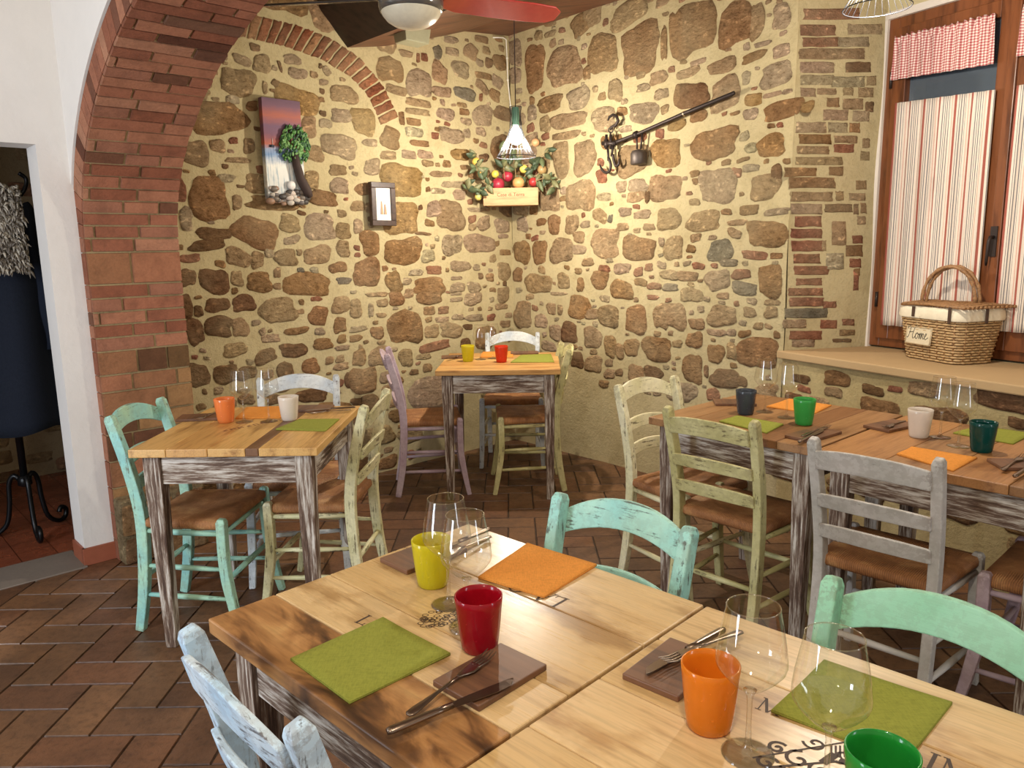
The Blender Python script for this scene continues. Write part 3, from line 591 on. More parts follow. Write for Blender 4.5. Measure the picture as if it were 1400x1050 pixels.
# threshold and the next room
mb = MB(); albox(mb, DJ, 4.25, .02, .30, -.05, .006)
struct(fixn(mb.build('floor_threshold', mat_plaster('grey_stone', S(120, 108, 98)), bevel=.004)))
pb = at(28, 655, 0)-CO; OB = pb.dot(NL)
mb = MB(); rr = random.Random(4)
albox(mb, 1.9, 5.6, OB-.3, .05, -.08, -.006, S(84, 46, 34))
for i in range(24):
    for j in range(16):
        a0 = 1.9+i*.155; o0 = .02-(j+1)*.155
        if o0 < OB-.1: continue
        c = mulc(S(146, 78, 54), rr.uniform(.85, 1.1)); q = [mb.vert(apt(a, o, -.001)) for a, o in ((a0, o0), (a0, o0+.152), (a0+.152, o0+.152), (a0+.152, o0))]
        mb.face(q[::-1], c)
struct(mb.build('floor_next_room', mat_tiles('glazed_red_tiles', .25)))
mb = MB(); WB = Wall(CO+NL*OB+EL*5.6, -EL, NL); occ = []
wall_grid(mb, WB, 0, 3.8, 0, 3.0, step=.2, col=S(170, 150, 118)); back_slab(mb, WB, 0, 3.8, 0, 3.0)
for _ in range(2500):
    u, z = rr.uniform(.05, 3.7), rr.uniform(.03, 2.8); w = rr.uniform(.09, .26); h = rr.uniform(.06, .1)
    if any(abs(u-a) < .5*(w+c)+.008 and abs(z-b) < .5*(h+d)+.008 for a, b, c, d in occ): continue
    occ.append((u, z, w, h)); add_stone(mb, WB, u, z, outline(w, h, 0, rr, .6), TONE[rr.choice('rbtd')], rr, .01)
struct(mb.build('wall_next_room', MASON))
mb = MB(); albox(mb, 1.8, 1.9, OB, -.32, 0, 3.0); albox(mb, 5.6, 5.7, OB, .1, 0, 3.0)
struct(fixn(mb.build('wall_next_room_end', WHITE)))
mb = MB(); albox(mb, 1.8, 2.97, OB-.2, -.33, 2.6, 2.7); albox(mb, 2.97, 5.7, OB-.2, .1, 2.6, 2.7)
struct(fixn(mb.build('ceiling_next_room', plain('dark_beams', S(70, 52, 40), .8))))

# ------------------------------------------------------------------ ceiling, with the dark beam over the corner
pr = [WL.uv(*p) for p in ((437, 14), (475, 65), (528, 63), (601, 50), (635, 43), (688, 48))]
DARKWOOD = mat_wood('old_dark_beam', S(58, 42, 36), S(34, 26, 24), (1.2, 10, 10), .6)
SOFFIT = mat_wood('brown_boards', S(112, 74, 52), S(78, 52, 38), (2, 12, 12), .55)
mb = MB(); rings = []
prof = [pr[1], pr[2], pr[3], pr[4], pr[5], (.25, pr[5][1]+.02), (.25, 3.5), (pr[0][0]-.22, 3.5), pr[0]]
LB = 4.3
rings = [[CO - EL*u + UPZ*w + NL*o for u, w in prof] for o in (-.15, LB)]
mb.loft(rings)
for i, f in enumerate(mb.f): mb.mi[i] = 1
o = fixn(mb.build('ceiling_beam', [SOFFIT, DARKWOOD]))
for p in o.data.polygons:
    if p.normal.z < -.88: p.material_index = 0
struct(o)
mb = MB(); mb.prism([(-4.2, .2), (.3, -1.2), (3.6, -1.2), (3.6, 6.6), (-.2, 6.6), (-4.2, 3.2)], HW, HW+.12)
struct(fixn(mb.build('ceiling', mat_plaster('ceiling_plaster', S(206, 190, 160)))))
# ------------------------------------------------------------------ chairs: ladder back, rush seat
PAINT = dict(
    mint=(S(162, 202, 176), S(136, 192, 186), .42), pale_blue=(S(196, 204, 210), S(224, 226, 222), .41), straw=(S(198, 192, 142), S(222, 214, 172), .43),
    lilac=(S(176, 152, 164), S(196, 176, 182), .38), cream=(S(214, 206, 160), S(232, 224, 188), .42), olive=(S(182, 174, 118), S(204, 196, 144), .42),
    dove=(S(184, 180, 172), S(200, 194, 188), .36), aqua=(S(148, 206, 198), S(170, 216, 200), .43), green=(S(140, 196, 164), S(152, 204, 176), .35),
    sky=(S(176, 204, 226), S(206, 220, 230), .43))
def sq_sweep(mb, path, wx, wy, X=(1, 0, 0)):
    """square bar along a path in the y-z plane; wx across, wy in the bending plane"""
    X = Vector(X); rings = []; path = [Vector(p) for p in path]
    for i, p in enumerate(path):
        t = (path[min(i+1, len(path)-1)]-path[max(i-1, 0)]).normalized(); y = t.cross(X).normalized()
        a = wx[i] if isinstance(wx, list) else wx; b = wy[i] if isinstance(wy, list) else wy
        rings.append([p + X*(sx*a/2) + y*(sy*b/2) for sx, sy in ((-1, -1), (1, -1), (1, 1), (-1, 1))])
    mb.loft(rings)
def spline(pts, n):
    out = []
    P = [Vector(p) for p in pts]
    for i in range(len(P)-1):
        p0, p1, p2, p3 = P[max(i-1, 0)], P[i], P[i+1], P[min(i+2, len(P)-1)]
        for k in range(n):
            t = k/n; out.append(.5*((2*p1)+(p2-p0)*t+(2*p0-5*p1+4*p2-p3)*t*t+(3*p1-p0-3*p2+p3)*t**3))
    out.append(P[-1]); return out
def make_chair(name_col, label, loc, yaw, arc=1.0):
    sh = 1.0
    """origin on the floor under the seat; front is +x in the placed frame"""
    c1, c2, wear = PAINT[name_col]; wear += .065
    mz, mx, my = (mat_paint(name_col, c1, a, c2, wear) for a in 'zxy'); rx, ry = (mat_paint(name_col, c1, a, c2, wear, False) for a in 'xy')
    t = thing('rush_seat_chair', label, 'chair', (loc[0], loc[1], 0), math.radians(yaw-90), 'painted ladder-back chairs with rush seats')
    H = .865*sh
    def ypost(z):           # rear post: sabre curve
        pts = [(0, -.235), (.20, -.205), (.45, -.19), (.62, -.215), (.865, -.275)]
        for (a, ya), (b, yb) in zip(pts, pts[1:]):
            if z <= b: f = (z-a)/(b-a); return ya+(yb-ya)*f
        return pts[-1][1]
    for sx in (-1, 1):
        mb = MB(); path = spline([(sx*.172, -.24, 0), (sx*.171, -.205, .2), (sx*.170, -.190, .45), (sx*.174, -.214, .64), (sx*.178, -.268, H-.014)], 5)+[Vector((sx*.178, -.2725, H))]
        n = len(path); sq_sweep(mb, path, [.032]*(n-1)+[.022], [.034+.010*math.sin(PI*i/n) for i in range(n-1)]+[.025])
        mb.build('rear_post', mz, t, bevel=.004)
        mb = MB(); path = spline([(sx*.208, .185, 0), (sx*.203, .162, .12), (sx*.200, .140, .28), (sx*.197, .140, .46)], 5)+[Vector((sx*.197, .141, .473))]
        n = len(path); sq_sweep(mb, path, [.027+.008*min(1, i/8) for i in range(n-1)]+[.024], [.026+.010*min(1, i/8) for i in range(n-1)]+[.024])
        mb.build('front_leg', mz, t, bevel=.004)
    # three bowed, arched slats
    for zb, ht, rise in ((.768, .068, .036*arc), (.640, .050, .022*arc), (.535, .050, .022*arc)):
        mb = MB(); rings = []; m = 14
        for i in range(m+1):
            f = -1+2*i/m; x = .165*f; k = (1-f*f); y = ypost(zb+.03)-.012-.024*k; z0 = zb+rise*k; z1 = z0+ht*(1-.12*abs(f)**3)
            yy = ypost(z1)-ypost(z0)
            rings.append([(x, y-.007, z0), (x, y+.007, z0), (x, y+.007+yy, z1), (x, y-.007+yy, z1)])
        mb.loft(rings); mb.build('back_slat', mx, t, bevel=.003)
    # rush seat: four woven triangles
    mb = MB(); mb.smooth = True; n = 12; zt = .462; top = {}; 
    def sp(i, j):
        v = j/n; hw = .172+(.196-.172)*v+.006; x = hw*(-1+2*i/n); y = -.185+.335*v
        e = min(i, n-i, j, n-j)/(n/2); z = zt+.008*min(1, e*3)-.012*max(0, 1-math.hypot((i-n/2)/(n/2), (j-n/2)/(n/2)))
        return (x, y, z)
    for i in range(n+1):
        for j in range(n+1): top[i, j] = mb.vert(sp(i, j))
    for i in range(n):
        for j in range(n):
            a, b = (i+.5)/n-.5, (j+.5)/n-.5
            mb.face((top[i, j], top[i+1, j], top[i+1, j+1], top[i, j+1]), (1, 0, 0) if abs(a) > abs(b) else (0, 0, 0))
    per = [(i, 0) for i in range(n)]+[(n, j) for j in range(n)]+[(i, n) for i in range(n, 0, -1)]+[(0, j) for j in range(n, 0, -1)]
    prev = [top[p] for p in per]
    for sc_, dz in ((1.03, -.012), (1.03, -.026), (.98, -.036)):
        cur = []
        for i, j in per:
            x, y, z = sp(i, j); cur.append(mb.vert((x*sc_, -.018+(y+.018)*sc_, zt+dz)))
        for k in range(len(per)):
            i, j = per[k]; side = (1, 0, 0) if (i in (0, n) and 0 < j < n) else (0, 0, 0)
            mb.face((prev[k], cur[k], cur[(k+1) % len(per)], prev[(k+1) % len(per)]), side)
        prev = cur
    mb.face(prev[::-1], (0, 0, 0))
    mb.build('seat', RUSH, t)
    # seat rails and stretchers
    for z, r in ((.412, .011), (.27, .010), (.15, .010)):
        for sx in (-1, 1):
            mb = MB(); mb.smooth = True; yb = ypost(z)+.01; yf = .138+(.012 if z < .2 else 0)
            mb.tube([(sx*.171, yb, z), (sx*.186, (yb+yf)/2, z), (sx*.200, yf, z)], [r*.8, r*1.15, r*.8], 8); mb.build('stretcher' if z < .4 else 'seat_rail', ry, t)
    for z, r in ((.412, .011), (.22, .011)):
        mb = MB(); mb.smooth = True; y = .138 if z > .2 else .148; mb.tube([(-.198, y, z), (0, y, z), (.198, y, z)], [r*.8, r*1.15, r*.8], 8); mb.build('stretcher' if z < .4 else 'seat_rail', rx, t)
    mb = MB(); mb.smooth = True; mb.tube([(-.168, ypost(.22), .22), (0, ypost(.22), .22), (.168, ypost(.22), .22)], [.009, .012, .009], 8); mb.build('stretcher', rx, t)
    return t
pl_ = at(1348, 782, .472); f_ = Vector((math.cos(math.radians(133)), math.sin(math.radians(133)), 0)); LIL = pl_ - f_*.14 - Vector((-f_.y, f_.x, 0))*.197
CH = [
    ('mint', 'mint green chair drawn up to the left end of the table beside the brick pier', (-1.226, 2.957), -5),
    ('pale_blue', 'pale blue-white chair behind the table beside the brick pier, back to the left stone wall', (-.985, 3.38), -80),
    ('straw', 'straw yellow chair with its back to the corner table, facing the mint green chair', (-.83, 3.12), 175),
    ('lilac', 'lilac chair at the left side of the small corner table', (-.479, 4.60), 8),
    ('pale_blue', 'pale blue-white chair tucked into the corner behind the small corner table', (.0, 5.14), -92),
    ('olive', 'yellowish chair at the right side of the small corner table, seen side on', (.06, 4.62), 183),
    ('cream', 'cream yellow chair at the head of the long table under the scale', (.765, 3.163), -54),
    ('olive', 'olive yellow chair with its back to us, in front of the dark blue tumbler', (.90, 2.855), 43, .35),
    ('dove', 'dove grey chair with its back to us, in front of the white tumbler', (1.25, 2.36), 44, .3),
    ('aqua', 'worn aqua blue chair on the far side of the front table', (.062, 1.483), -133),
    ('green', 'sea green chair on the far side of the nearest table', (.50, .985), -137),
    ('sky', 'light blue chair with chipped paint at the near left side of the front table', (-.21, 1.205), 43.5),
    ('lilac', 'lilac chair mostly cut off by the right edge, behind the sea green chair', LIL, 133),
]
for c in CH: make_chair(*c)

# ------------------------------------------------------------------ tables
def make_table(label, loc, yaw, w, d, planks, rough=.33, legs=True, dark=.55):
    """front-left corner at loc; planks = [(share of depth or width, colour)], running along x ('x') """
    t = thing('dining_table', label, 'table', (loc[0], loc[1], 0), math.radians(yaw), 'wooden dining tables with distressed legs')
    mb = MB(); ax, pl = planks; p = 0; th = .03
    for share, col in pl:
        g = .0006
        mb.m = 1 if col == WAL else 0
        if ax == 'x': y0, y1 = p*d+g, (p+share)*d-g; mb.box((w/2, (y0+y1)/2, .78-th/2), (w, y1-y0, th), col)
        else: x0, x1 = p*w+g, (p+share)*w-g; mb.box(((x0+x1)/2, d/2, .78-th/2), (x1-x0, d, th), col)
        p += share
    if ax == 'y':      # grain along y: turn the mesh by a quarter so that local x is the grain
        for i, v in enumerate(mb.v): mb.v[i] = Vector((v.y, -v.x, v.z))
    top = mb.build('tabletop', [mat_grain_for(rough, dark)]+([WALNUT] if any(q[1] == WAL for q in pl) else []), t, bevel=.003)
    if ax == 'y': top.rotation_euler = (0, 0, PI/2)
    ins = .032; lw = .062
    for a in (0, 1):
        for b in (0, 1):
            mb = MB(); x = ins+lw/2 if a == 0 else w-ins-lw/2; y = ins+lw/2 if b == 0 else d-ins-lw/2; q = []
            for z, s in ((0, .040), (.60, .060), (.64, lw), (.75, lw)):
                dx = (lw-s)/2*(1 if a else -1); dy = (lw-s)/2*(1 if b else -1); q.append([(x+dx*.0+i*s/2, y+dy*.0+j*s/2, z) for i, j in ((-1, -1), (1, -1), (1, 1), (-1, 1))])
            mb.loft(q); mb.build('leg', mat_distressed('z'), t, bevel=.004)
    za, ha = .695, .11
    for y in (ins+.022, d-ins-.022):
        mb = MB(); mb.box((w/2, y, za), (w-2*ins-2*lw, .024, ha)); mb.build('apron', mat_distressed('x'), t, bevel=.003)
    for x in (ins+.022, w-ins-.022):
        mb = MB(); mb.box((x, d/2, za), (.024, d-2*ins-2*lw, ha)); mb.build('apron', mat_distressed('y'), t, bevel=.003)
    return t
_g = {}
def mat_grain_for(rough, dark):
    k = (rough, dark)
    if k not in _g: _g[k] = mat_grain('oiled_wood_top_%d' % len(_g), rough, dark)
    return _g[k]
HON, HON2, PALE, PALE2, WAL, BRN, BRN2 = S(214, 170, 104), S(204, 156, 92), S(218, 186, 138), S(208, 174, 122), S(122, 82, 48), S(162, 120, 78), S(148, 106, 66)
TB = {}; WALNUT = mat_walnut()
TB['pier'] = make_table('square table with honey-coloured top beside the brick pier, between the mint and straw chairs', (-1.361, 2.617), -1.0, .673, .726, ('y', [(.2, HON), (.22, HON2), (.2, HON), (.07, S(120, 84, 56)), (.31, HON)]), .38, dark=.8)
TB['corner'] = make_table('small square table with honey-orange top in the corner of the stone walls', (-.4355, 4.275), -2.1, .711, .724, ('x', [(.25, S(204, 156, 92)), (.25, S(196, 146, 84)), (.25, HON), (.25, HON2)]), .4, dark=.8)
TB['scale'] = make_table('brown-topped table between the cream and olive chairs, holding the dark blue tumbler', (.547, 3.006), -48.4, .70, .72, ('y', [(.2, BRN), (.2, BRN2), (.25, BRN), (.15, S(138, 94, 58)), (.2, BRN)]), .4)
a = math.radians(-48.4); q = (.547+math.cos(a)*.709, 3.006+math.sin(a)*.709)
TB['window'] = make_table('brown-topped table in front of the window, holding the white tumbler', q, -48.4, .70, .72, ('y', [(.3, S(176, 126, 76)), (.25, BRN), (.25, S(172, 122, 74)), (.2, BRN2)]), .4)
TB['front'] = make_table('front table with a dark walnut plank, holding the red and yellow tumblers', (-.583, 1.346), -44.07, .6625, .6735, ('x', [(.207, WAL), (.19, PALE), (.30, PALE2), (.303, PALE)]), .27, dark=.6)
a = math.radians(-44.07); q = (-.583+math.cos(a)*.669, 1.346+math.sin(a)*.669)
TB['near'] = make_table('nearest table with a pale top, holding the orange tumbler', q, -44.07, .68, .6735, ('x', [(.25, PALE2), (.25, PALE), (.25, PALE2), (.25, PALE)]), .3, dark=.7)
# ------------------------------------------------------------------ things on the tables
ZT = .78
TUM = dict(yellow=(S(222, 208, 40), .3), red=(S(176, 12, 34), .35), orange=(S(238, 146, 34), .35), peach=(S(244, 150, 80), .25), green=(S(70, 178, 84), .2), teal=(S(0, 84, 78), .35),
           navy=(S(84, 90, 100), .4), white=(S(236, 226, 214), .15), scarlet=(S(226, 66, 28), .25), grass=(S(40, 160, 60), .3))
def tumbler(colr, px, label, h=.098, r0=.031, r1=.0415, z=ZT):
    p = at(px[0], px[1], z); mb = MB(); mb.smooth = True
    prof = [(.004, .003), (r0*.9, .0), (r0, .004)]
    for i in range(1, 9): f = i/8; prof.append((r0+(r1-r0)*f**.8, .004+(h-.004)*f))
    prof += [(r1-.0012, h+.0012), (r1-.003, h)]
    for i in range(7, -1, -1): f = i/8; prof.append((r0+(r1-r0)*f**.8-.003, .012+(h-.012)*f))
    prof.append((.003, .010)); mb.lathe(prof, 40, True, True)
    o = mb.build('tumbler', mat_tumbler(colr, *TUM[colr]), loc=p); return tag(o, label, 'tumbler', 'coloured glass tumblers')
def wine_glass(px, label, H=.215, z=ZT):
    p = at(px[0], px[1], z); t = thing('wine_glass', label, 'wine glass', p, 0, 'stemmed wine glasses')
    mb = MB(); mb.smooth = True; bowl = [(.003, .092), (.010, .095), (.022, .104), (.036, .118), (.0445, .129), (.0465, .136), (.0462, .144), (.0435, .165), (.0385, .192), (.0345, H-.001)]
    k = []
    for (a, b), (c, d) in zip(bowl, bowl[1:]):
        k += [(a+(c-a)*f/3, b+(d-b)*f/3) for f in range(3)]
    k.append(bowl[-1]); rim = [(.0342, H+.0006), (.0336, H)]
    mb.lathe(k+rim, 40); mb.m = 1; mb.ring([(.0342*math.cos(2*PI*i/40), .0342*math.sin(2*PI*i/40), H) for i in range(40)], .0009, 5); mb.build('bowl', [GLASS, STEM], t)
    mb = MB(); mb.smooth = True
    mb.lathe([(.0345, 0), (.0352, .0012), (.03, .0025), (.016, .0045), (.007, .009), (.0042, .018), (.0036, .045), (.0036, .078), (.0048, .088), (.009, .0955)], 28, True, True); mb.build('stem', STEM, t)
    return t
def mat_stem():
    m, nt, b = newmat('glass_stem'); nt.nodes.remove(b); out = nt.nodes['Material Output']
    t = N(nt, 'ShaderNodeBsdfTransparent'); t.inputs['Color'].default_value = (.985, .985, .97, 1); g = N(nt, 'ShaderNodeBsdfGlossy'); g.inputs['Roughness'].default_value = .06
    r = N(nt, 'ShaderNodeBsdfRefraction'); r.inputs['IOR'].default_value = 1.45; r.inputs['Roughness'].default_value = .02
    lw = N(nt, 'ShaderNodeLayerWeight'); lw.inputs['Blend'].default_value = .45
    a = N(nt, 'ShaderNodeMixShader'); a.inputs[0].default_value = .08; L(nt, t.outputs[0], a.inputs[1]); L(nt, r.outputs[0], a.inputs[2])
    mx = N(nt, 'ShaderNodeMixShader'); L(nt, ramp(nt, lw.outputs['Facing'], [(0, .07), (.45, .16), (.8, .5), (1, .85)]), mx.inputs[0]); L(nt, a.outputs[0], mx.inputs[1]); L(nt, g.outputs[0], mx.inputs[2]); L(nt, mx.outputs[0], out.inputs[0]); return m
STEM = mat_stem()
NAPC = dict(orange=S(216, 142, 66), green=S(140, 142, 62))
NAPM = {k: mat_cloth('paper_napkin_'+k, v) for k, v in NAPC.items()}
rn = random.Random(31)
def napkin(colr, corners, label, z=ZT+.0004):
    P = [at(x, y, z) for x, y in corners]; c = sum(P, Vector())/4; mb = MB(); mb.smooth = True
    n = 10; top = {}; th = .0035
    ph = rn.uniform(0, 6)
    def pt(i, j, lift):
        u, v = i/n, j/n; p = P[0]*(1-u)*(1-v)+P[1]*u*(1-v)+P[2]*u*v+P[3]*(1-u)*v-c
        e = max(abs(u-.5), abs(v-.5))*2; w = .0012*math.sin(5*u+ph)*math.sin(4*v+ph) + .003*max(0, (u*v)-.6)
        return (p.x, p.y, lift + (w+.0014 if lift else 0))
    for lay, (z0, z1, sh) in enumerate(((0, th*.5, 1.0), (th*.55, th, .992))):
        a = [[mb.vert(Vector(pt(i, j, 0))*1 + Vector((0, 0, z0 + (.0012*math.sin(5*i/n+ph)*math.sin(4*j/n+ph)+.0013 if lay else 0)))) for j in range(n+1)] for i in range(n+1)]
        b = [[mb.vert(Vector((pt(i, j, 0)[0]*sh, pt(i, j, 0)[1]*sh, z1 + .0012*math.sin(5*i/n+ph)*math.sin(4*j/n+ph)+.0013))) for j in range(n+1)] for i in range(n+1)]
        for i in range(n):
            for j in range(n): mb.face((a[i][j], a[i][j+1], a[i+1][j+1], a[i+1][j])); mb.face((b[i][j], b[i+1][j], b[i+1][j+1], b[i][j+1]))
        rim = [(i, 0) for i in range(n)]+[(n, j) for j in range(n)]+[(i, n) for i in range(n, 0, -1)]+[(0, j) for j in range(n, 0, -1)]
        for k in range(len(rim)):
            i, j = rim[k]; i2, j2 = rim[(k+1) % len(rim)]; mb.face((a[i][j], a[i2][j2], b[i2][j2], b[i][j]))
    o = fixn(mb.build('napkin', NAPM[colr], loc=c)); return tag(o, label, 'napkin', 'folded paper napkins')
BOARD = mat_wood('dark_oak_board', S(112, 76, 52), S(70, 46, 34), (14, 1.6, 14), .45)
def board(c, ang, label, l=.20, w=.105, z=ZT, to=None):
    p = at(c[0], c[1], z)
    if to: q = [at(x, y, z) for x, y in to]; ang = math.degrees(math.atan2(q[1].y-q[0].y, q[1].x-q[0].x))
    mb = MB(); mb.box((0, 0, .0055), (l, w, .011))
    o = mb.build('cutlery_board', BOARD, loc=p, bevel=.002); o.rotation_euler = (0, 0, math.radians(ang)); return tag(o, label, 'board', 'dark wooden cutlery boards')
def lay(o, tip, end, zt, ze, length):
    """tip and handle end measured on the photograph -> place an object whose tip is at +x"""
    A = at(tip[0], tip[1], zt); B = at(end[0], end[1], ze); d = (A-B).normalized(); o.location = (A+B)/2
    o.rotation_mode = 'XYZ'; o.rotation_euler = (0, -math.asin(d.z), math.atan2(d.y, d.x))
def fork(tip, end, label, zt=ZT+.020, ze=ZT+.006):
    t = thing('fork', label, 'fork', group='steel forks'); mb = MB(); mb.smooth = True
    h = .099
    for k in range(4):
        y = -.0095+k*.00633; mb.tube([(.052, y*.9, .001), (.075, y, -.001), (h, y*.95, .004)], [.0019, .0018, .0009], 6)
    rings = []
    for x, w, z in ((.012, .0035, .003), (.024, .007, .002), (.038, .0115, .0), (.05, .0118, .0), (.057, .0112, .0005)): rings.append([(x, -w, z), (x, w, z), (x, w*.8, z+.002), (x, -w*.8, z+.002)])
    mb.loft(rings); mb.build('tines', STEEL, t, bevel=.0006)
    mb = MB(); mb.smooth = True; rings = []
    for x, w in ((.014, .0034), (-.01, .003), (-.04, .0042), (-.08, .0085), (-.095, .0082), (-.0995, .004)): rings.append([(x, w*math.cos(a*PI/4), .003+.0018*math.sin(a*PI/4)) for a in range(8)])
    mb.loft(rings); mb.build('handle', STEEL, t)
    lay(t, tip, end, zt, ze, .2); return t
def knife(tip, end, label, zt=ZT+.0155, ze=ZT+.0105):
    t = thing('table_knife', label, 'knife', group='steel table knives'); mb = MB(); h = .108; rings = []
    for x, a, b in ((-.004, -.006, .006), (.02, -.009, .0075), (.07, -.011, .0075), (.095, -.008, .0075), (h, .003, .006)): rings.append([(x, a, .001), (x, b, .0008), (x, b, .0026), (x, a, .0014)])
    mb.loft(rings); mb.build('blade', STEEL, t)
    mb = MB(); mb.smooth = True; rings = []
    for x, w in ((-.003, .006), (-.03, .0065), (-.08, .0078), (-.102, .008), (-.108, .005)): rings.append([(x, w*math.cos(a*PI/5), .002+.0046*math.sin(a*PI/5)) for a in range(10)])
    mb.loft(rings); mb.build('handle', STEEL, t)
    lay(t, tip, end, zt, ze, .216); return t
# front table
tumbler('yellow', (592, 799), 'yellow frosted tumbler on the front table, beside the brown cutlery board')
tumbler('red', (656, 886), 'dark red tumbler on the front table')
wine_glass((614, 826), 'wine glass between the yellow tumbler and the other wine glass on the front table')
wine_glass((640, 857), 'wine glass just behind the dark red tumbler on the front table')
napkin('green', [(397, 903), (524, 846), (616, 896), (478, 963)], 'green paper napkin on the dark plank of the front table')
napkin('orange', [(654, 791), (721, 744), (816, 774), (744, 818)], 'orange paper napkin on the front table, before the aqua blue chair')
board((580, 762), 0, 'brown cutlery board half hidden behind the yellow tumbler', .17, .10, to=((561, 787), (640, 757)))
board((671, 927), 0, 'brown cutlery board in front of the dark red tumbler', .155, .105, to=((604.7, 933.7), (682.8, 890)))
fork((683, 884), (545, 990), 'steel fork lying with its tines beside the dark red tumbler')
knife((706, 930), (527, 1003), 'steel knife with its handle end nearest the bottom edge of the front table')
fork((596, 764), (668, 736), 'steel fork seen through the wine glasses of the front table')
knife((590, 757), (662, 727), 'steel knife seen through the wine glasses of the front table, behind the fork')
# nearest table
tumbler('orange', (969, 993), 'deep orange tumbler on the nearest table')
tumbler('grass', (1199, 1128), 'bright green tumbler cut off by the bottom edge')
wine_glass((1022, 1031), 'large wine glass right beside the deep orange tumbler')
wine_glass((1128, 1088), 'large wine glass in front of the wide green napkin, nearest to us')
napkin('green', [(1054, 974), (1126, 905), (1302, 963), (1238, 1044)], 'wide green paper napkin on the nearest table, before the sea green chair')
board((921, 917), 0, 'brown cutlery board behind the deep orange tumbler', .15, .10, to=((856, 926), (917, 879)))
knife((868, 928), (1000, 856), 'steel knife on the board behind the deep orange tumbler, upper one')
fork((914, 902), (1006, 868), 'steel fork on the board behind the deep orange tumbler', ZT+.026, ZT+.014)
# table by the pier
tumbler('peach', (309, 577), 'pale orange tumbler on the table beside the brick pier')
tumbler('white', (396, 574), 'milky white tumbler on the table beside the brick pier')
wine_glass((334, 577), 'wine glass next to the pale orange tumbler by the brick pier')
wine_glass((368, 576), 'wine glass next to the milky white tumbler by the brick pier')
napkin('orange', [(322, 573), (337, 557.5), (388, 556.5), (387, 572)], 'orange paper napkin behind the two wine glasses beside the brick pier')
napkin('green', [(377, 588), (409, 574), (464, 574), (445, 590)], 'green paper napkin at the right corner of the table beside the brick pier')
board((279, 572), 8, 'dark cutlery board left of the pale orange tumbler')
board((424, 560), 0, 'dark cutlery board right of the milky white tumbler', .19)
fork((262, 576), (303, 562), 'steel fork on the board left of the pale orange tumbler')
knife((415, 562), (486, 557), 'steel knife on the board right of the milky white tumbler')
fork((420, 565), (478, 561), 'steel fork beside the knife, right of the milky white tumbler')
# corner table
tumbler('yellow', (640, 494), 'small yellow tumbler on the corner table')
tumbler('scarlet', (685.7, 495), 'bright red-orange tumbler on the corner table')
wine_glass((657, 491.5), 'wine glass next to the small yellow tumbler on the corner table')
wine_glass((674, 490), 'wine glass next to the bright red-orange tumbler on the corner table')
napkin('orange', [(656, 489), (660, 481.5), (701, 481), (702, 488.5)], 'orange paper napkin behind the red-orange tumbler on the corner table')
napkin('green', [(698, 496), (712, 486), (753, 484.5), (758, 495.5)], 'green paper napkin at the right side of the corner table')
board((622, 489), 5, 'dark cutlery board left of the small yellow tumbler', .17)
board((717, 483.5), 0, 'dark cutlery board behind the green napkin of the corner table', .18)
knife((613, 490), (634, 486), 'steel knife on the board left of the small yellow tumbler')
# table under the scale
tumbler('navy', (1019, 566), 'dark blue-grey tumbler on the brown table')
tumbler('green', (1098.7, 580), 'bright green tumbler beside an orange napkin on the brown table')
wine_glass((1045.6, 563), 'wine glass right of the dark blue-grey tumbler')
wine_glass((1075, 571), 'wine glass left of the bright green tumbler')
napkin('orange', [(1048, 557), (1078, 546), (1137, 555), (1114, 566)], 'orange paper napkin behind the bright green tumbler')
napkin('green', [(983, 577), (1007, 569), (1071, 581), (1048, 593)], 'green paper napkin behind the olive yellow chair')
board((1004, 552), -8, 'dark cutlery board behind the dark blue-grey tumbler', .17)
board((1112, 596), 38, 'dark cutlery board between the olive and dove grey chairs')
fork((1150, 575), (1078, 605), 'steel fork on the board between the olive and dove grey chairs')
knife((1128, 586), (1090, 606), 'steel knife on the board between the olive and dove grey chairs')
# table by the window
tumbler('white', (1256, 597), 'white tumbler on the table before the window')
tumbler('teal', (1341.5, 617), 'dark teal tumbler on the table before the window')
wine_glass((1285, 598), 'wine glass just right of the white tumbler before the window')
wine_glass((1310, 610), 'wine glass left of the dark teal tumbler')
napkin('orange', [(1226, 622), (1246, 612), (1336, 627), (1303, 645)], 'orange paper napkin behind the dove grey chair')
napkin('green', [(1303, 593), (1338, 583), (1412, 594), (1385, 608)], 'green paper napkin behind the dark teal tumbler')
board((1218, 584), 30, 'dark cutlery board left of the white tumbler', .18)
board((1408, 638), -8, 'dark cutlery board at the right edge, beyond the dark teal tumbler')
fork((1407, 618), (1364, 648), 'steel fork at the right edge, beyond the dark teal tumbler')
knife((1425, 628), (1382, 655), 'steel knife at the right edge, its handle toward us')
fork((1204, 586), (1241, 575), 'steel fork on the board left of the white tumbler')

